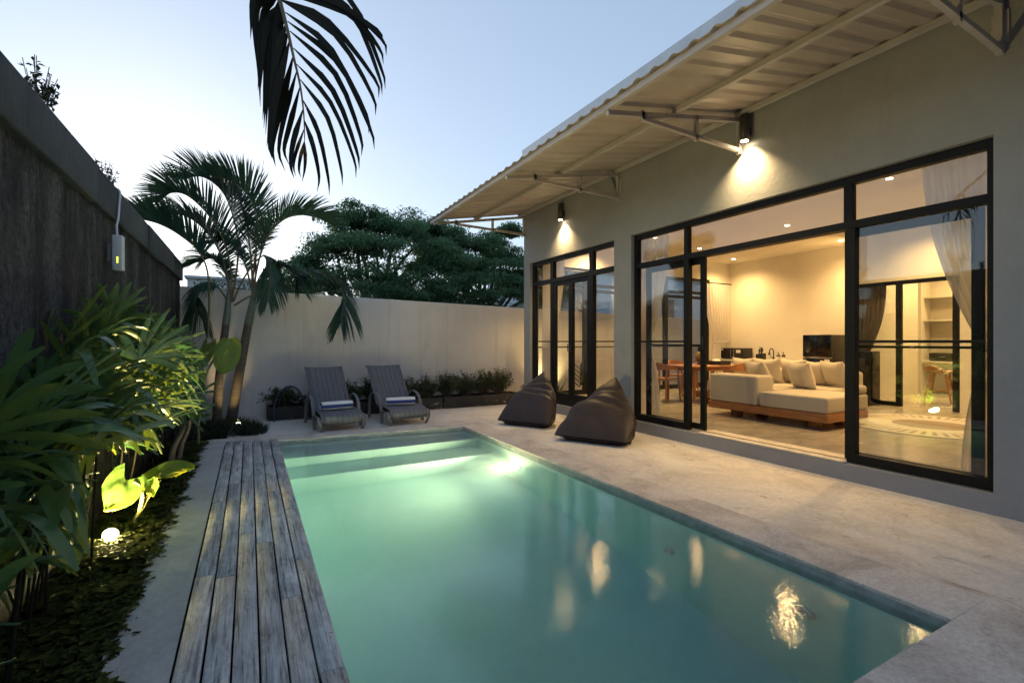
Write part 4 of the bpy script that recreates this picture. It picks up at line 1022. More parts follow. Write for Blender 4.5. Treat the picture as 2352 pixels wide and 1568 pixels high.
def build_lounger(foot, head, lb, tl, ty, trot):
    foot, head = V(foot), V(head); o = thing('sun_lounger', lb, 'sun lounger', (foot.x, foot.y, 0), 'grey sun loungers by the far pool edge')
    ax = (head - foot); ax.z = 0; ax.normalize(); sx = V((ax.y, -ax.x, 0))
    T = lambda x, y, z: foot + sx * x + ax * y + V((0, 0, z))
    prof = catmull([(0, .045, .10), (0, .0, .15), (0, .03, .215), (0, .14, .25), (0, .42, .262), (0, .66, .250), (0, .78, .275), (0, .90, .40), (0, 1.13, .64), (0, 1.33, .845), (0, 1.40, .865), (0, 1.42, .85)], 54)
    hw = .275
    m = MB()
    m.grid(lambda u, v: (lambda p: T((v - .5) * 2 * hw, p.y, p.z + .004 - .012 * math.sin(v * math.pi)))(prof[int(round(u * 54))]), 54, 10)
    # sling as a mesh in its own frame so the stripes run along it
    s_ = m.build('sling', 'sling_fabric', o); so = s_.modifiers.new('thick', 'SOLIDIFY'); so.thickness = .004
    R_ = Matrix((( sx.x, sx.y, 0, 0), (ax.x, ax.y, 0, 0), (0, 0, 1, 0), (0, 0, 0, 1)))
    s_.data.transform(R_); s_.matrix_basis = R_.inverted()
    for q in (-1, 1):
        m = MB(); m.tube([T(q * (hw + .012), p.y, p.z) for p in prof], .014, 8); m.build('side_rail', 'lounger_metal', o)
    for q in (-1, 1):   # arched armrest strap from rear foot to front foot
        x = q * (hw + .06)
        pts = catmull([T(x, 1.05, 0), T(x, 1.04, .2), T(x, 1.0, .36), T(x, .88, .44), T(x, .70, .455), T(x, .50, .40), T(x, .38, .24), T(x, .30, 0)], 36)
        m = MB(); m.ribbon(pts, .045, .012, sx); m.build('armrest', 'lounger_metal', o)
        m = MB(); x = q * (hw + .055)
        pts = catmull([T(x, .36, .20), T(x, .20, .20), T(x, .08, .205), T(x, .0, .17), T(x - q * .02, -.01, .09), T(x - q * .05, .02, 0)], 22)
        m.ribbon(pts, .04, .012, sx); m.build('foot_strap', 'lounger_metal', o)
    for y, z in ((.02, .17), (.70, .235), (1.40, .85)):
        m = MB(); m.tube([T(-hw - .02, y, z), T(hw + .02, y, z)], .011, 8); m.build('crossbar', 'lounger_metal', o)
    for q in (-1, 1):
        m = MB(); m.tube([T(q * hw, 1.1, .60), T(q * hw, 1.3, .03)], .011, 8); m.build('back_support', 'lounger_metal', o)
    # rolled towel lying on the seat
    tw = thing('rolled_towel', tl, 'towel', T(0, ty, .262), 'blue and white rolled towels'); m = MB()
    rr, L = .074, .46; ce = T(0, ty, .262 + rr * .94); rot = Matrix.Rotation(rad(trot), 3, 'Z'); ux = rot @ sx; uy = rot @ ax
    n = 40
    bands = lambda a, s: 1.0 if (1.75 < a < 2.7 or .1 < a < 1.0 or 3.6 < a < 4.4 or 5.1 < a < 5.8) else 0.0
    for i in range(n):
        a0, a1 = 2 * math.pi * i / n, 2 * math.pi * (i + 1) / n
        for j in range(10):
            q = []
            for (a, t) in ((a0, j), (a1, j), (a1, j + 1), (a0, j + 1)):
                x = (t / 10 - .5) * L; r_ = rr * (1 + .05 * noise.noise(V((a, x * 7, 2))) + (.12 if (a / 6.283) > .9 else 0)); r_ *= (1 - .10 * (abs(x) / (L / 2)) ** 6)
                q.append(ce + ux * x + uy * math.cos(a) * r_ * 1.08 + V((0, 0, math.sin(a) * r_ * .92)))
            m.add(q, [(0, 1, 2, 3)], bands(a0 * 1.0, j), True)
    # spiral ends
    for e in (-1, 1):
        for k in range(60):
            f0, f1 = k / 60, (k + 1) / 60
            q = []
            for f, w in ((f0, 0), (f1, 0), (f1, 1), (f0, 1)):
                a = f * 2 * math.pi * 3; r_ = rr * .96 * (f * .85 + .12) ; r2 = max(.004, r_ - rr * .28) if w else r_
                q.append(ce + ux * e * (L / 2 - (.012 * w)) + uy * math.cos(a) * r2 * 1.05 + V((0, 0, math.sin(a) * r2 * .9)))
            m.add(q, [(0, 1, 2, 3)], 1.0 if (k // 5) % 2 else 0.0, True)
    m.build('towel_roll', 'striped_towel', tw)
build_lounger((1.20, 7.36, 0), (1.11, 8.75, 0), 'grey striped sun lounger nearer the palm trunks', 'rolled blue striped towel on the lounger nearer the palm', .40, 2)
build_lounger((2.20, 7.40, 0), (2.12, 8.8, 0), 'grey striped sun lounger nearer the house', 'rolled blue striped towel on the lounger nearer the house', .42, -12)

def build_access_point():
    p = thing('wifi_unit', 'white plastic wireless box with yellow lights fixed on the dark wall', 'wireless unit', (-.92, 4.77, 1.85))
    m = MB(); m.box((-.925, 4.72, 1.85), (-.86, 4.81, 2.12), .008); m.build('case', 'white_plastic', p)
    m = MB(); m.box((-.955, 4.745, 1.92), (-.925, 4.785, 2.05)); m.build('mounting_bracket', 'grey_plastic', p)
    for z in (1.905, 1.922, 1.939): m = MB(); m.box((-.895, 4.7185, z), (-.885, 4.7198, z + .012)); m.build('indicator', 'led_yellow', p)
    m = MB(); m.tube(catmull([(-.90, 4.77, 2.11), (-.91, 4.80, 2.2), (-.915, 4.88, 2.28), (-.918, 4.93, 2.40), (-.921, 4.95, 2.52), (-1.0, 4.97, 2.545)], 24), .008, 8); m.build('cable', 'white_plastic', p)
build_access_point()

def build_planters():
    for (x0, x1, lb) in ((.26, 1.25, 'short dark planter box on the left of the first lounger'), (1.32, 3.28, 'dark planter box behind the two loungers'), (3.31, 5.02, 'dark planter box with peeling paint beside the house corner')):
        p = thing('planter_box', lb, 'planter', ((x0 + x1) / 2, 9.05, 0), 'dark planters along the garden wall'); t = .045; y0, y1, z = 8.83, 9.3, .22
        m = MB()
        m.box((x0, y0, .0), (x1, y0 + t, z), .012); m.box((x0, y1 - t, 0), (x1, y1, z), .012); m.box((x0, y0 + t, 0), (x0 + t, y1 - t, z), .012); m.box((x1 - t, y0 + t, 0), (x1, y1 - t, z), .012)
        m.build('trough', 'peeling_planter', p)
        m = MB(); m.grid(lambda u, v: V((x0 + t + u * (x1 - x0 - 2 * t), y0 + t + v * (y1 - y0 - 2 * t), .17 + .02 * noise.noise(V((u * 9, v * 4, x0))))), 16, 4); m.build('potting_soil', 'soil', p)
    h = thing('garden_hose', 'blue garden hose looping up behind the first lounger', 'hose', (.6, 8.9, 0))
    m = MB(); m.tube(catmull([(.36, 8.74, .0), (.36, 8.76, .25), (.45, 8.78, .47), (.60, 8.78, .56), (.74, 8.78, .47), (.82, 8.76, .25), (.85, 8.72, .02), (1.1, 8.6, .013), (1.5, 8.66, .013)], 50), .013, 8); m.build('hose_tube', 'hose_rubber', h)
build_planters()
# ================================================================== PLANTS
UP = V((0, 0, 1))
def frond(lm, sm, pts, n, Lmax, w, rnd, t0=.12, ang=52, lift=.35, droop=.35, nrm=None, stem_r=.016, both=(1, -1), prof=None, seg=5):
    K = 60; cur = catmull(pts, K)
    if sm is not None: sm.tube(cur, [stem_r * (1 - .85 * i / K) for i in range(K + 1)], 7)
    ln = sum((cur[i + 1] - cur[i]).length for i in range(K))
    for i in range(n):
        t = t0 + (1 - t0) * i / (n - 1); u = t * K; a = min(int(u), K - 1); f = u - a
        p = cur[a].lerp(cur[a + 1], f); T = (cur[min(a + 2, K)] - cur[max(a - 1, 0)]).normalized()
        N = (nrm if nrm is not None else UP); S = T.cross(N)
        if S.length < .15: S = T.cross(V((.3, 1, .2)))
        S.normalize(); N2 = S.cross(T).normalized()
        if N2.dot(UP) < 0 and nrm is None: N2 = -N2
        g = (i / (n - 1)); lp = prof(g) if prof else (math.sin(math.pi * min(1, .13 + .80 * g)) ** .55)
        for q in both:
            L = Lmax * lp * rnd.uniform(.9, 1.08); A = rad(ang * (1 - .45 * g) + rnd.uniform(-5, 5))
            d = (T * math.cos(A) + S * q * math.sin(A) + N2 * (lift + rnd.uniform(-.1, .1))).normalized()
            pp, ws, sd = [], [], []; dr = droop * rnd.uniform(.8, 1.3); ww = w * rnd.uniform(.85, 1.1) * (.55 + .45 * lp)
            for s in range(seg + 1):
                x = s / seg; pp.append(p + d * L * x * (1 - .12 * dr * x) - UP * dr * L * x ** 2.2)
            for s in range(seg + 1):
                x = s / seg; tt = (pp[min(s + 1, seg)] - pp[max(s - 1, 0)]).normalized()
                sv = tt.cross(N2.cross(tt) if False else d.cross(T)).normalized() if d.cross(T).length > .01 else S
                sd.append(sv); ws.append(ww * .5 * (math.sin(math.pi * (.12 + .86 * x)) ** .8) if s < seg else .001)
            lm.strip(pp, ws, sd, rnd.random(), fold=.25, nrm=N2)

def build_palm():
    r = random.Random(21); Y = 8.75
    p = thing('palm_tree', 'feathery garden palm with two ringed trunks in the far corner', 'palm', (-.34, 8.85, 0))
    ta = [atY(497, 978, 8.85), atY(503, 880, 8.85), atY(512, 800, 8.85), atY(519, 745, 8.85)]
    tb = [atY(529, 976, 8.95), atY(545, 885, 8.95), atY(560, 800, 8.95), atY(570, 745, 8.95)]
    ta[0].z = tb[0].z = -.06
    for tr, top, tw in ((ta, atY(524, 690, 8.85), .056), (tb, atY(582, 682, 8.95), .064)):
        m = MB(); cu = catmull(tr, 30); m.tube(cu, [tw * (1.22 - .3 * i / 30) for i in range(31)], 16); m.build('trunk', 'palm_bark', p)
        m = MB(); cu = catmull([tr[-1], tr[-1].lerp(top, .5) + V((.005, 0, 0)), top, top + V((.01, 0, .18))], 16); m.tube(cu, [tw * (1.02 - .62 * (i / 16) ** 1.6) for i in range(17)], 14); m.build('crownshaft', 'crownshaft', p)
    g = lambda x, y, yy: atY(306 + .2695 * x, 343 + .2695 * y, yy)
    F_ = [ # (crop points, depth from/to, leaf length, count, lift, droop)
        ([(640, 1568), (648, 1250), (625, 1010), (540, 850), (380, 720), (230, 640), (90, 600)], 8.6, 8.3, .60, 48, .55, .10, .42),
        ([(830, 1290), (835, 1050), (770, 780), (640, 560), (470, 400), (330, 370), (230, 440)], 8.85, 8.5, .62, 56, .45, .12, .25),
        ([(840, 1280), (890, 950), (880, 700), (800, 430), (690, 290), (560, 230), (430, 260)], 8.85, 9.1, .60, 54, .5, .10, .25),
        ([(1010, 1200), (1040, 900), (1060, 640), (1010, 450), (920, 330), (800, 260), (700, 240)], 8.95, 8.7, .58, 54, .5, .10, .22),
        ([(1020, 1220), (1070, 950), (1150, 740), (1280, 600), (1430, 560), (1580, 590), (1700, 650)], 8.95, 8.75, .58, 54, .5, .12, .22),
        ([(860, 1330), (980, 1260), (1150, 1190), (1350, 1090), (1560, 1050), (1740, 1130), (1800, 1290), (1770, 1480)], 8.8, 8.35, .62, 56, .08, .38, .30),
        ([(850, 1300), (930, 1120), (1040, 960), (1120, 905), (1165, 960), (1170, 1120), (1150, 1290)], 8.8, 8.45, .36, 34, .0, .55, .45),
        ([(1030, 1220), (1080, 1110), (1180, 1020), (1280, 1000), (1370, 1060), (1410, 1160)], 8.95, 8.6, .45, 44, .25, .35, .28),
        ([(820, 1330), (760, 1220), (690, 1150), (610, 1150), (545, 1230), (560, 1400)], 8.85, 8.7, .50, 44, .0, .75, .28),
        ([(830, 1310), (800, 1100), (740, 980), (660, 930), (580, 960)], 8.85, 9.15, .48, 44, .3, .35, .22),
        ([(1010, 1210), (960, 1000), (880, 850), (780, 780), (690, 800)], 8.95, 9.2, .50, 44, .3, .35, .2),
        ([(1020, 1220), (1000, 900), (960, 620), (890, 430), (760, 350)], 8.95, 9.25, .55, 48, .4, .15, .2),
        ([(840, 1300), (780, 1000), (690, 790), (560, 640), (420, 560), (300, 560)], 8.85, 9.2, .55, 48, .4, .15, .2)]
    for (pts, ya, yb, L, n, lift, droop, t0) in F_:
        k = len(pts) - 1; P3 = [g(x, y, ya + (yb - ya) * i / k) for i, (x, y) in enumerate(pts)]
        lm, sm = MB(), MB(); frond(lm, sm, P3, int(n * 2.3), L * 1.08, .022, r, t0=t0, ang=52, lift=lift, droop=droop, stem_r=.017)
        fo = lm.build('frond', 'palm_leaf', p); sm.build('rachis', 'palm_stem', fo)
    m = MB(); m.tube([g(1040, 1150, 8.95), g(1055, 600, 8.95), g(1080, 300, 8.95), g(1112, 95, 8.95)], [.012, .012, .008, .002], 6); m.build('spear_leaf', 'palm_leaf', p)
build_palm()

def build_hanging_frond():
    # a taller palm in the bed whose frond hangs into the picture from above
    r = random.Random(5)
    p = thing('tall_palm', 'dark palm frond hanging down from above in front of the sky', 'palm', (-.78, .9, 0))
    m = MB(); m.tube(catmull([(-.78, .9, -.1), (-.80, .92, 1.5), (-.74, .98, 3.2), (-.70, 1.05, 4.5)], 24), [.13 - .05 * i / 24 for i in range(25)], 14); m.build('trunk', 'palm_bark', p)
    D = 3.0
    q = lambda x, y, d=D: atD((900 + x * .4466) * .6125, (y * .4466) * .6125, d)
    base = V((-.69, 1.07, 4.55))
    pts = [base, V((-.60, 1.5, 5.0)), V((-.40, 2.05, 4.9)), q(270, -260), q(335, 0), q(400, 260), q(450, 480), q(505, 720), q(535, 960), q(543, 1180)]
    lm, sm = MB(), MB(); K = 80; cur = catmull(pts, K); sm.tube(cur, [.020 * (1 - .86 * i / K) for i in range(K + 1)], 8)
    R0 = ray(700, 300).normalized(); SX = V((cs, -sn, 0))
    def leaflet(b, ends, w, c, pw=3.0):
        pp = catmull([b] + ends, 9); n = len(pp); sd, ws = [], []
        for i in range(n):
            t = (pp[min(i + 1, n - 1)] - pp[max(i - 1, 0)]).normalized(); sd.append(t.cross(R0).normalized()); x = i / (n - 1)
            ws.append(max(.0008, w * .5 * (min(1, x * 4 + .15) * (1 - x ** pw))))
        lm.strip(pp, ws, sd, c, fold=.22, nrm=R0)
    # right side: long swept leaflets, given by base and tip in the frond's own plane
    rt = [((300, -330), (900, 60), (1160, 620)), ((312, -230), (880, -60), (1180, 560)), ((318, -150), (850, 40), (1190, 330)), ((325, -70), (800, 60), (1150, 250), ),
          ((338, 0), (800, 290), (1110, 800)), ((352, 0), (740, 180), (1130, 660)), ((365, -60), (900, 110), (1165, 400)), ((380, 105), (770, 420), (1085, 1060)), ((418, 262), (800, 620), (1010, 1140)), ((398, 180), (800, 500), (1060, 960)),
          ((448, 405), (780, 760), (975, 1250)), ((475, 540), (760, 860), (955, 1330)), ((505, 668), (735, 990), (845, 1400)), ((528, 840), (660, 1120), (740, 1490)), ((540, 1010), (615, 1230), (664, 1480))]
    for i, (b, mdl, tip) in enumerate(rt):
        dz = D + r.uniform(-.05, .05)
        b3, m3, t3 = q(*b), q(*mdl, dz - .06), q(*tip, dz - .02); tl = t3 + (t3 - m3) * .16 + V((r.uniform(-.02, .0), 0, -.07))
        leaflet(b3, [m3, t3, tl], .040 * (1.0 if i < 11 else .8), r.random(), 1.8)
    lf = [((300, -260), (120, -60), (88, 330)), ((312, -160), (150, 40), (140, 560)), ((325, -60), (190, 150), (150, 760)), ((338, 30), (215, 260), (165, 820)), ((352, 70), (235, 420), (190, 1010)), ((360, 110), (255, 480), (215, 1130)),
          ((385, 205), (290, 560), (225, 1230)), ((416, 345), (310, 760), (250, 1180), (268, 1330)), ((446, 475), (340, 900), (270, 1220), (300, 1400)), ((476, 600), (380, 950), (325, 1260), (380, 1440)),
          ((503, 730), (410, 1080), (370, 1260), (410, 1380)), ((528, 920), (450, 1180), (425, 1380), (455, 1500)), ((540, 1080), (470, 1280), (450, 1400), (470, 1480)), ((542, 1180), (505, 1330), (495, 1430), (512, 1490)), ((543, 1190), (548, 1340), (540, 1440), (520, 1530)),
          ((340, 60), (170, 330), (170, 900)), ((372, 160), (240, 520), (200, 1080)), ((400, 270), (290, 640), (230, 1200)), ((318, -100), (130, 100), (150, 640)), ((330, 0), (270, 300), (215, 900)), ((345, 40), (300, 330), (250, 960))]
    for i, ent in enumerate(lf):
        dz = D + r.uniform(-.10, .12)
        leaflet(q(*ent[0]), [q(*e, dz + .05) for e in ent[1:]], .050 if i < 9 or i > 14 else (.036 if i < 12 else .024), r.random(), 2.0)
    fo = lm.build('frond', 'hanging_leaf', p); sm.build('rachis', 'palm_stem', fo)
    # fronds above the picture, arching the other ways from the same crown
    for k, (dx, dy) in enumerate(((-1.2, .3), (-.8, -1.4), (.9, -1.2))):
        lm, sm = MB(), MB(); e = V((dx, dy, 0)); frond(lm, sm, [base, base + e * .4 + UP * .7, base + e * 1.0 + UP * .8, base + e * 1.6 + UP * .3], 30, .6, .05, r, lift=.2, droop=.4)
        fo = lm.build('frond', 'hanging_leaf', p); sm.build('rachis', 'palm_stem', fo)
build_hanging_frond()

# the gardener keeps the path, the spotlight and the elephant ear free of straps
def pruned(x, y):
    if x < 0: return False
    if y > 1330: return True
    if 205 < x and 1045 < y: return True
    if x > 482 or (x > 400 and y < 690): return True
    if x > 380 and y > 985: return True
    top = [(0, 790), (60, 700), (150, 690), (260, 655), (330, 660), (400, 690), (480, 760), (520, 800)]
    for (xa, ya), (xb, yb) in zip(top[:-1], top[1:]):
        if xa <= x <= xb and y < ya + (yb - ya) * (x - xa) / (xb - xa) - 34: return True
    return False
def fan_leaf(lm, sm, base, hub, out, n, L, w, r, droop=.35):
    """lady palm leaf: petiole and a hand of broad blunt straps"""
    mid = base.lerp(hub, .55) + UP * .05
    out = out.normalized(); S = out.cross(UP)
    S = S.normalized() if S.length > .1 else V((1, 0, 0)); N = S.cross(out).normalized()
    roll = r.uniform(-.5, .5); S2 = S * math.cos(roll) + N * math.sin(roll); N2 = S2.cross(out).normalized()
    spread = r.uniform(60, 95); tone = r.random(); straps = []
    for i in range(n):
        a = rad(-spread + 2 * spread * i / (n - 1) + r.uniform(-5, 5)); l = L * (1 - .28 * (abs(a) / rad(95)) ** 2) * r.uniform(.88, 1.08)
        d = (out * math.cos(a) + S2 * math.sin(a) + N2 * r.uniform(.0, .16)).normalized(); pp = []
        for s in range(7):
            x = s / 6; pp.append(hub + d * l * x * (1 - .1 * droop * x) - UP * droop * l * x ** 2.0 * (.7 + .5 * abs(math.sin(a))))
        sv0 = d.cross(N2).normalized(); ws = []
        for s in range(7):
            x = s / 6; ws.append(w * .5 * (.28 + .72 * min(1, x * 2.6)) * (1 if x < .8 else (1 - (x - .8) * 3.3)))
        sd = []
        for s in range(7):
            tt = (pp[min(s + 1, 6)] - pp[max(s - 1, 0)]).normalized(); q = tt.cross(N2.cross(tt)) if False else sv0; sd.append(q)
        if any(pruned(*proj(q_)) for q_ in pp): continue
        straps.append((pp, ws, sd))
    if len(straps) < 3: return False
    for (pp, ws, sd) in straps: lm.strip(pp, ws, sd, min(1, max(0, tone * .6 + r.random() * .4)), fold=.28, nrm=N2)
    sm.tube(catmull([base, mid, hub], 8), .0055, 5)
    return True

def build_rhapis():
    r = random.Random(31)
    # plants: (x, y, height, leaves, leaf length, label)
    specs = [(-.72, 1.75, .80, 34, .36, 'low lady palm clump at the picture edge nearest the camera'),
             (-.78, 2.35, 1.25, 50, .46, 'lady palm clump near the camera with long arching strap leaves'),
             (-.84, 2.95, 1.52, 50, .46, 'tall lady palm clump against the dark wall above the front leaves'),
             (-.82, 3.65, 1.50, 50, .44, 'dense lady palm clump in the middle of the bed behind the spotlight'),
             (-.84, 4.65, 1.66, 56, .46, 'tallest lady palm clump rising under the wireless unit'),
             (-.76, 5.65, 1.45, 54, .44, 'lady palm clump leaning towards the deck beyond the spotlight'),
             (-.78, 6.55, 1.35, 50, .42, 'lady palm clump at the far end of the bed near the palm trunks')]
    for (x, y, h, n, L, lb) in specs:
        p = thing('lady_palm', lb, 'lady palm', (x, y, -.03), 'lady palms in the garden bed')
        lm, sm, cm = MB(), MB(), MB(); canes = []
        for i in range(7):
            if i > 3 and y > 3.2: canes.append(canes[i - 4]); continue
            b = V((max(-.92, x + r.uniform(-.16, .02)), y + r.uniform(-.28, .28), -.05)); t = b + V((r.uniform(-.03, .12), r.uniform(-.1, .1), h * r.uniform(.55, .9)))
            cm.tube(catmull([b, b.lerp(t, .5) + V((r.uniform(-.03, .03), 0, 0)), t], 8), .0065, 6); canes.append((b, t))
        done_, tries = 0, 0
        while done_ < n and tries < n * 8:
            tries += 1; b, t = canes[done_ % 7]; f = r.uniform(.12, 1.0) ** .8; st = b.lerp(t, f)
            az = r.uniform(-2.9, 2.7)
            el = r.uniform(.1, 1.25) if f > .6 else r.uniform(-.5, .5)
            d = V((math.cos(az) * math.cos(el), math.sin(az) * math.cos(el), math.sin(el)))
            ln = r.uniform(.16, .36); hub = st + d * ln
            hub.x = max(-.90, min(hub.x, -.40 if y > 3 else -.36))
            if y < 4.0 and r.random() < .42: hub = V((r.uniform(-.72, -.40), hub.y, r.uniform(.10, .45))); d = V((.5, -.4, .2))
            if hub.z < .10: hub.z = .10 + r.random() * .12
            o = (d + V((.08, -.10, .18)))
            if hub.x < -.82: o.x = abs(o.x) * .6 + .1; o.z += .3
            if fan_leaf(lm, sm, st, hub, o, r.choice((6, 7, 8, 9)), L * r.uniform(.75, 1.1), .043 * r.uniform(.7, 1.15), r, r.uniform(.05, .25) if (f > .75 and r.random() < .6) else r.uniform(.4, .95)): done_ += 1
        # keep straps out of the wall behind
        lm.v = [(max(-.945, a), b_, max(-.03, c_)) for a, b_, c_ in lm.v]
        fo = lm.build('foliage', 'rhapis_leaf', p); sm.build('petiole', 'rhapis_leaf', fo); cm.build('cane', 'dark_cane', p)
build_rhapis()

def heart(lm, ce, tip, left, size, width, r, curl=.1, c=.6, notch=.25, rnd_=False):
    """elephant-ear blade from the notch at ce towards tip; left = side vector"""
    ax = (tip - ce); L = ax.length; ax.normalize(); S = left.normalized(); N = ax.cross(S).normalized()
    def P(u, v):     # u along, v across -1..1
        prof = [(0, .62), (.12, .92), (.3, 1.0), (.5, .92), (.7, .66), (.85, .38), (.95, .15), (1, .01)]
        if rnd_: prof = [(0, .42), (.08, .70), (.2, .92), (.4, 1.0), (.6, .98), (.78, .82), (.9, .55), (.97, .28), (1, .01)]
        for (a, wa), (b, wb) in zip(prof[:-1], prof[1:]):
            if a <= u <= b: k = (u - a) / (b - a); w = wa + (wb - wa) * k; break
        back = notch * L * max(0, 1 - u / .35) * (abs(v) ** 1.2) * 1.0
        z = curl * L * (v * v - .25) - .10 * L * u * u + .012 * L * math.sin(9 * u - abs(v) * 6) + .02 * L * noise.noise(V((u * 5, v * 4, L * 9)))
        return ce + ax * (u * L - back) + S * (v * w * width / 2) + N * z
    n = 30; vs = [P(i / n, j / n * 2 - 1) for i in range(n + 1) for j in range(n + 1)]
    for i in range(n):
        for j in range(n):
            v = abs((j + .5) / n * 2 - 1); ve = (v < .05) or (((i + .5) / n * 7 - v * 3.2) % 1.0 < .16)
            a_ = i * (n + 1) + j; k = [a_, a_ + n + 1, a_ + n + 2, a_ + 1]
            lm.add([vs[q_] for q_ in k], [(0, 1, 2, 3)], min(1, c + .35) if ve else c * .75, True)
def build_taro():
    r = random.Random(2)
    p = thing('elephant_ear', 'elephant ear plant with bright yellow lit leaf by the spotlight', 'elephant ear', (-.70, 4.28, -.04))
    m = MB(); m.tube(catmull([(-.72, 4.22, -.06), (-.705, 4.23, .05), (-.66, 4.26, .13), (-.64, 4.28, .18)], 12), [.026, .022, .018, .012] + [.012] * 9, 8)
    m.tube(catmull([(-.68, 4.25, .10), (-.655, 4.22, .22), (-.67, 4.2, .30), (-.70, 4.18, .335)], 10), [.013] * 4 + [.008] * 7, 8)
    m.tube(catmull([(-.66, 4.26, .13), (-.60, 4.28, .24), (-.56, 4.3, .30)], 8), .007, 8); m.tube(catmull([(-.66, 4.26, .13), (-.62, 4.36, .24), (-.58, 4.45, .31)], 8), .007, 8)
    m.build('stem', 'taro_stem', p)
    lm = MB()
    a = atY(290, 1102, 4.15); b = atY(244, 1174, 4.05); heart(lm, a, b, atY(325, 1126, 4.2) - atY(253, 1080, 4.08), .3, .27, r, .10, .9, .36)
    a = atY(372, 1085, 4.35); b = atY(448, 1072, 4.45); heart(lm, a, b, V((.1, .5, .35)), .3, .17, r, .18, .55)
    a = atY(340, 1100, 4.45); b = atY(418, 1062, 4.62); heart(lm, a, b, V((.1, .6, .3)), .25, .14, r, .2, .4)
    a = atY(345, 1105, 4.28); b = atY(352, 1140, 4.22); heart(lm, a, b, V((1, 0, .2)), .1, .10, r, .2, .5)
    lm.build('leaf', 'taro_leaf', p)
    p = thing('elephant_ear', 'round pale green elephant ear leaf in front of the palm trunks', 'elephant ear', (-.52, 7.15, -.02))
    m = MB(); m.tube(catmull([(-.55, 7.15, -.05), (-.55, 7.16, .5), (-.45, 7.18, .95), (-.30, 7.2, 1.22), (-.26, 7.2, 1.30)], 18), [.018 - .010 * i / 18 for i in range(19)], 8); m.build('stem', 'taro_stem', p)
    lm = MB(); heart(lm, atY(526, 778, 7.2), atY(517, 858, 7.12), atY(545, 810, 7.25) - atY(495, 812, 7.15), .4, .325, r, .05, .7, .05, rnd_=True)
    heart(lm, atY(478, 790, 7.3), atY(462, 850, 7.2), V((.7, .6, -.1)), .3, .2, r, .1, .0)
    lm.build('leaf', 'taro_leaf', p)
    # leaning bare stems at the end of the bed
    p = thing('frangipani', 'leaning bare grey brown stems at the far end of the bed beside the path', 'frangipani', (-.72, 6.25, -.04))
    m = MB(); m.tube(catmull([atY(392, 1065, 6.2), atY(398, 1030, 6.2), atY(420, 985, 6.3), atY(432, 950, 6.35), atY(440, 900, 6.4)], 16), [.034 - .016 * i / 16 for i in range(17)], 10)
    m.tube(catmull([atY(410, 1070, 6.3), atY(418, 1020, 6.3), atY(432, 985, 6.3), atY(440, 940, 6.3), atY(446, 890, 6.3)], 16), [.026 - .012 * i / 16 for i in range(17)], 10)
    m.build('stem', 'frangipani_bark', p)
    lm = MB()
    for i in range(12):
        c = atY(438 + r.uniform(-14, 20), 915 + r.uniform(-40, 50), 6.35); d = V((r.uniform(-.6, 1), r.uniform(-.6, .6), r.uniform(-.7, .5))).normalized(); heart(lm, c, c + d * .22, d.cross(UP), .2, .07, r, .1, r.random(), 0)
    lm.build('foliage', 'rhapis_leaf', p)
build_taro()

def leafbit(m, c, d, s, w, up, col, bend=.25):
    sd = d.cross(up)
    sd = sd.normalized() if sd.length > .01 else V((1, 0, 0)); n = sd.cross(d).normalized()
    m.add([c, c + d * s * .5 + sd * w * .5 + n * s * .04, c + d * s - n * s * bend, c + d * s * .5 - sd * w * .5 + n * s * .04], [(0, 1, 2, 3)], col, False)
def rv(r): 
    while True:
        v = V((r.uniform(-1, 1), r.uniform(-1, 1), r.uniform(-1, 1)))
        if .05 < v.length < 1: return v.normalized()

def build_groundcover():
    r = random.Random(12); m = MB()
    for i in range(11000):
        y = .9 + 6.6 * r.random() ** 1.25; x = r.uniform(-.95, -.50)
        if x > -.56 and r.random() < .35: x += r.uniform(0, .05)
        z = -.02 + .05 * r.random() + .03 * noise.noise(V((x * 4, y * 4, 0)))
        az = r.uniform(0, 6.28); L = r.uniform(.016, .056) if r.random() < .8 else r.uniform(.05, .07)
        for k in ((-.5, .5) if r.random() < .7 else (-.9, 0, .9)):
            d = V((math.cos(az + k), math.sin(az + k), r.uniform(-.1, .45))).normalized(); leafbit(m, V((x, y, z)), d, L, L * .62, UP, r.random(), .12)
    tag(m.build('ground_cover', 'groundcover_leaf'), kind='stuff')
    m = MB()
    for i in range(3400):
        a = r.uniform(0, 6.28); rr = r.random() ** .5
        x, y = (-.40 + math.cos(a) * rr * .56, 8.25 + math.sin(a) * rr * .75)
        if r.random() < .3: x, y = (.03 + math.cos(a) * rr * .2, 7.85 + math.sin(a) * rr * .30)
        if y < 7.56: y = 7.56 + r.random() * .3
        h = r.uniform(.10, .20); o = V((r.uniform(-1, 1), r.uniform(-1, 1), 0)) * .10
        pp = [V((x, y, -.03)) + o * (t * t) + UP * h * (t - .35 * t * t * r.random()) for t in (0, .35, .7, 1)]
        s = V((r.uniform(-1, 1), r.uniform(-1, 1), 0)).normalized(); m.strip(pp, [.003, .003, .0025, .0005], [s] * 4, r.random())
    tag(m.build('mondo_grass', 'grass_blade'), kind='stuff')
build_groundcover()

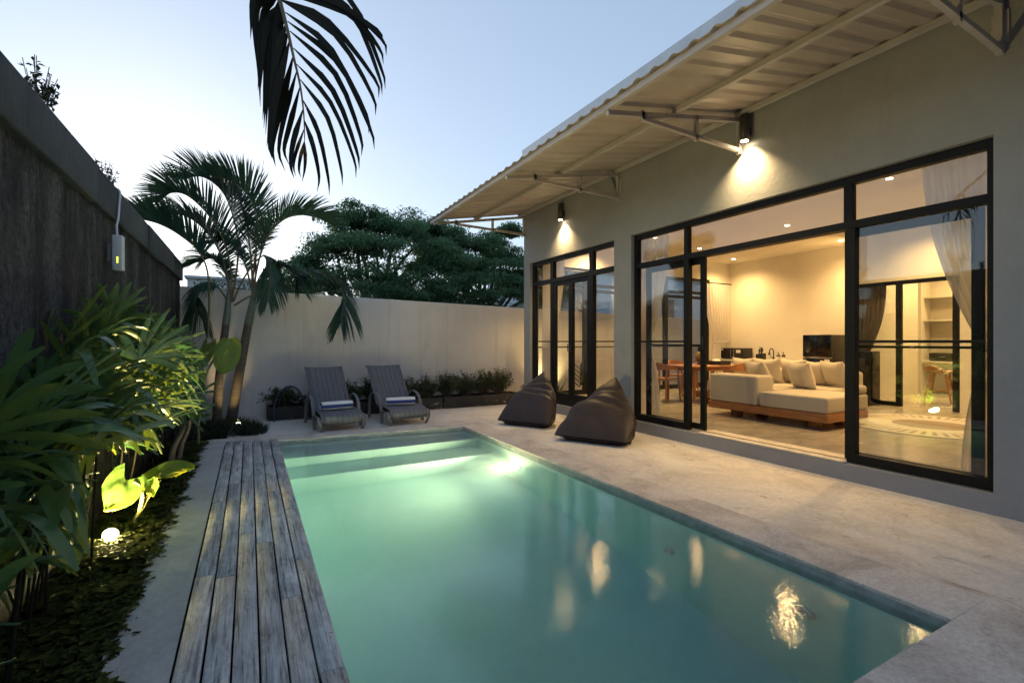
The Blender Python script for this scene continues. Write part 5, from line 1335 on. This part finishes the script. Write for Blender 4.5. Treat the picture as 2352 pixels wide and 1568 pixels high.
def build_shrubs():
    r = random.Random(77)
    spec = [(.52, .55, .34, 'small thin shrub in the short planter beside the hose'), (.95, .36, .2, 'sparse low sprig in the short planter behind the first lounger'), (1.60, .62, .26, 'thin shrub rising just behind the first lounger back'), (1.98, .66, .26, 'open shrub between the backs of the two loungers'), (2.62, .62, .28, 'bushy shrub right beside the second lounger back'), (3.02, .64, .28, 'shrub in the middle planter at its house end'),
            (3.45, .72, .28, 'leafy shrub with yellow tips at the start of the peeling planter'), (3.85, .74, .28, 'twiggy shrub in the middle of the peeling planter'), (4.25, .74, .28, 'dense green shrub in the peeling planter'), (4.62, .76, .30, 'tallest shrub of the row with arching twigs near the house'), (5.25, .38, .14, 'small dark sprig beside the house corner')]
    for (x, h, wd, lb) in spec:
        y = 9.06; p = thing('garden_shrub', lb, 'shrub', (x, y, .15), 'shrubs in the planters'); lm, sm = MB(), MB()
        n = int(64 * wd / .28); z0 = .16 if x < 5.1 else 0
        for i in range(n):
            b = V((x + r.uniform(-.08, .08), y + r.uniform(-.06, .06), z0)); az = r.uniform(0, 6.28)
            q = wd * r.uniform(.2, 1.15); e = V((x + math.cos(az) * q, y + math.sin(az) * min(q, .24) - .04, z0 + (h - z0) * r.uniform(.55, 1.06) * (1 - .25 * (q / wd) ** 2)))
            mid = b.lerp(e, .5) + V((r.uniform(-.05, .05), r.uniform(-.04, .04), .02)); c = catmull([b, mid, e], 6); sm.tube(c, [.005, .0048, .0045, .004, .0035, .003, .002], 5)
            for j in range(r.randint(18, 30)):
                t = r.uniform(.30, 1.05) ** .75; k = min(5, int(t * 6)); pt = c[k].lerp(c[min(6, k + 1)], r.random()) + rv(r) * .035; d = rv(r); d.z = d.z * .6 - .1
                L = r.uniform(.03, .06); leafbit(lm, pt, d.normalized(), L, L * .5, UP, min(1, r.random() * (.4 + .6 * t)))
        lm.build('foliage', 'shrub_leaf', p); sm.build('twig', 'twig_bark', p)
build_shrubs()

def build_weeds():
    r = random.Random(14)
    for (px, pyb, pyt, sp, n, lb) in ((28, 200, 160, 7, 5, 'short weed at the near end of the dark wall top'), (88, 275, 140, 34, 22, 'tall leafy weed growing on the dark wall top'), (126, 305, 288, 4, 3, 'tiny weed sprig between the two weeds on the dark wall'), (244, 432, 360, 26, 12, 'thin weed on the dark wall above the wireless unit')):
        b = atX(px, pyb, -1.08); b.z = 2.52; p = thing('wall_weed', lb, 'weed', b, 'weeds on the dark wall'); lm, sm = MB(), MB()
        h = atX(px, pyt, -1.08).z - 2.52; wd = sp / F * ray(px, pyt).length * b.y / max(.1, ray(px, pyt)[1])
        for i in range(n):
            e = b + V((r.uniform(-1, 1) * wd * .5, r.uniform(-1, 1) * wd, h * r.uniform(.45, 1.0))); c = catmull([b, b.lerp(e, .5) + V((0, r.uniform(-.02, .02), .01)), e], 8)
            sm.tube(c, .0022, 4)
            for j in range(14):
                t = r.uniform(.3, 1); pt = c[int(t * 8)] + rv(r) * .014; d = rv(r); L = r.uniform(.022, .042); leafbit(lm, pt, d, L, L * .62, UP, r.random())
        lm.build('foliage', 'weed_leaf', p); sm.build('stem', 'twig_bark', p)
build_weeds()

def build_agave():
    r = random.Random(6); p = thing('agave_plant', 'spiky dark plant lit from behind, seen through the small glazed doors', 'agave', (6.05, 8.95, 0))
    m = MB()
    for i in range(26):
        a = i * 2.4; el = r.uniform(.35, 1.25); L = r.uniform(.38, .62); d = V((math.cos(a) * math.cos(el), math.sin(a) * math.cos(el) * .55, math.sin(el)))
        pp = [V((6.0, 8.95, .02)) + d * L * t - UP * .22 * L * t * t * (1.4 - el) + V((0, 0, 0)) for t in (0, .2, .45, .7, .9, 1)]; s = d.cross(UP).normalized(); n = s.cross(d)
        m.strip(pp, [.022, .028, .027, .02, .009, .001], [s] * 6, r.random(), fold=.4, nrm=n)
    m.build('leaf_rosette', 'agave_leaf', p)
    p = thing('leafy_plant', 'broad leaved dark plant beside the spiky one behind the end window', 'plant', (6.75, 9.0, 0)); lm, sm = MB(), MB()
    for i in range(16):
        z = .2 + .035 * i; a = i * 2.1; b = V((6.72, 9.0, z)); d = V((math.cos(a), math.sin(a) * .6, .5)).normalized(); heart(lm, b + d * .04, b + d * .22, d.cross(UP), .2, .085, r, .1, r.random(), 0)
    sm.tube([(6.75, 9.0, -.02), (6.72, 9.0, .75)], .012, 6); lm.build('foliage', 'agave_leaf', p); sm.build('stem', 'twig_bark', p)
build_agave()

def build_tree(name, lb, base, limbs, r, mat, leaf=.12, per=520, clr=.55, group=None, trunk_r=.16):
    p = thing(name, lb, 'tree', base, group); tm, lm = MB(), MB(); B = V(base)
    fork = B + UP * (limbs[0][2] * .35)
    tm.tube(catmull([B, B.lerp(fork, .5) + V((.08, 0, 0)), fork], 8), [trunk_r * (1.2 - .05 * i) for i in range(9)], 10)
    for (x, y, z, rr) in limbs:
        e = V((x, y, z)); mid = fork.lerp(e, .5) + UP * .25 + rv(r) * .2; c = catmull([fork, mid, e], 10); tm.tube(c, [trunk_r * .55 * (1 - .08 * i) for i in range(11)], 7)
        # flat layered sprays
        ns = int(17 * (rr / .8))
        for k in range(ns):
            a = r.uniform(0, 6.28); q = rr * r.uniform(.3, 1.25); t = e + V((math.cos(a) * q, math.sin(a) * q * .8, r.uniform(-.28, .38) * rr)); tw = catmull([e.lerp(mid, .15), e.lerp(t, .5) + UP * .08, t], 6); tm.tube(tw, [.02, .018, .015, .012, .009, .006, .004], 5)
            cr = clr * r.uniform(.5, .95)
            for j in range(int(per / ns * 2.0)):
                o = rv(r) * cr * r.random() ** .5; o.z *= .42; pt = t + o
                d = V((r.uniform(-1, 1), r.uniform(-1, 1), r.uniform(-.7, .25))).normalized(); L = leaf * r.uniform(.6, 1.2)
                leafbit(lm, pt, d, L, L * .48, UP, r.random(), .3)
    lm.build('crown', mat, p); tm.build('trunk', 'tree_bark', p)
def build_trees():
    r = random.Random(40)
    def at(px, py, y, rr): v = atY(px, py, y); return (v.x, v.y, v.z, rr)
    limbs = [at(830, 495, 13.6, .75), at(905, 515, 13.2, .8), at(770, 575, 13.4, .8), at(865, 580, 12.8, .9), at(960, 560, 13.4, .85), at(740, 640, 13.2, .8), at(830, 650, 12.6, .9), at(925, 640, 12.8, .9), at(1010, 610, 13.2, .8), at(700, 610, 13.8, .55), at(820, 540, 14.2, .8), at(690, 655, 13.6, .5), at(1000, 575, 14.4, .9), at(890, 680, 12.6, .9), at(960, 690, 13, .9)]
    build_tree('broadleaf_tree', 'dark spreading tree behind the palm above the garden wall', (atY(850, 700, 13.4).x, 13.4, -.15), limbs, r, 'tree_leaf', .10, 1700, .52, 'trees beyond the garden wall')
    limbs = [at(1010, 530, 14.2, .6), at(1090, 560, 13.8, .8), at(1030, 600, 13.4, .85), at(1120, 620, 13.6, .8), at(1070, 660, 13.0, .9), at(1180, 600, 14, .5), at(1190, 660, 13.6, .8), at(980, 670, 13.2, .8), at(1250, 620, 14, .8), at(1160, 532, 14.2, .32), at(1310, 660, 14, .8), at(1240, 690, 13.6, .8), at(1060, 620, 14.4, .9), at(1120, 690, 13.2, .9), at(1030, 690, 13, .9), at(1140, 580, 14.6, .7), at(970, 520, 14.8, .7), at(1030, 560, 14.8, .8), at(1185, 640, 14.2, .6)]
    build_tree('broadleaf_tree', 'dark layered tree beside the house corner above the garden wall', (atY(1110, 700, 13.8).x, 13.8, -.15), limbs, r, 'tree_leaf', .10, 1700, .52, 'trees beyond the garden wall')
    # clipped green hedge top just showing over the wall
    p = thing('hedge', 'low green hedge top just showing over the garden wall', 'hedge', (.4, 10.6, 0)); lm = MB()
    for i in range(2600):
        x = r.uniform(-.9, 2.2); y = 10.6 + r.uniform(-.35, .35); z = 1.7 + r.random() * .72 + .12 * noise.noise(V((x * 3, y * 3, 0))); d = rv(r); L = r.uniform(.05, .09); leafbit(lm, V((x, y, z)), d, L, L * .55, UP, r.random())
    lm.build('foliage', 'shrub_leaf', p); tm = MB()
    for i in range(12): x = -.8 + i * .26; tm.tube([(x, 10.6, -.15), (x + .05, 10.6, 2.1)], .015, 5)
    tm.build('twig', 'twig_bark', p)
build_trees()

# ================================================================== LIGHT, SKY, CAMERA
def build_world():
    w = bpy.data.worlds.new('World'); scene.world = w; w.use_nodes = True; t = w.node_tree; t.nodes.clear()
    out = t.nodes.new('ShaderNodeOutputWorld'); bg = t.nodes.new('ShaderNodeBackground'); sky = t.nodes.new('ShaderNodeTexSky')
    sky.sky_type = 'NISHITA'; sky.sun_disc = False; sky.sun_elevation = rad(SUN_EL); sky.sun_rotation = rad(SUN_ROT); sky.altitude = 0
    sky.air_density = 1.0; sky.dust_density = .5; sky.ozone_density = 3.0
    gm = t.nodes.new('ShaderNodeGamma'); gm.inputs[1].default_value = SKY_G
    hs = t.nodes.new('ShaderNodeHueSaturation'); hs.inputs['Saturation'].default_value = SKY_S
    mx = t.nodes.new('ShaderNodeMix'); mx.data_type = 'RGBA'; mx.blend_type = 'MULTIPLY'; mx.inputs[0].default_value = 1.0; mx.inputs[7].default_value = (*SKY_T, 1)
    t.links.new(sky.outputs[0], gm.inputs[0]); t.links.new(gm.outputs[0], hs.inputs['Color']); t.links.new(hs.outputs[0], mx.inputs[6]); t.links.new(mx.outputs[2], bg.inputs[0])
    bg.inputs['Strength'].default_value = SKY_E; t.links.new(bg.outputs[0], out.inputs['Surface'])
    d = bpy.data.lights.new('sun', 'SUN'); d.energy = .12; d.angle = rad(12); d.color = (1.0, .86, .74); o = bpy.data.objects.new('sun', d); COL.objects.link(o)
    az = rad(SUN_ROT); el = rad(SUN_EL); dv = V((math.sin(az) * math.cos(el), math.cos(az) * math.cos(el), math.sin(el))); o.rotation_euler = (-dv).to_track_quat('-Z', 'Y').to_euler()
SUN_EL, SUN_ROT, SKY_G, SKY_S, SKY_T, SKY_E = 10.0, -8, .5, .84, (.95, .99, 1.06), .077
build_world()
cam = bpy.data.cameras.new('camera'); cam.lens = F / 2352 * 36; cam.sensor_width = 36; cam.clip_end = 2000; cam.clip_start = .02
co = bpy.data.objects.new('camera', cam); COL.objects.link(co); co.location = (0, 0, CH); co.rotation_euler = (rad(90), 0, -YAW); scene.camera = co
scene.view_settings.view_transform = 'Standard'; scene.view_settings.look = 'None'; scene.view_settings.exposure = 2.58; scene.view_settings.gamma = 1.0
try: scene.view_settings.use_curve_mapping = False
except Exception: pass
scene.render.engine = 'CYCLES'; cy = scene.cycles
cy.use_denoising = True; cy.max_bounces = 10; cy.diffuse_bounces = 4; cy.glossy_bounces = 4; cy.transmission_bounces = 8; cy.transparent_max_bounces = 24
cy.sample_clamp_indirect = 6.0; cy.blur_glossy = 1.0; cy.caustics_reflective = False; cy.caustics_refractive = True
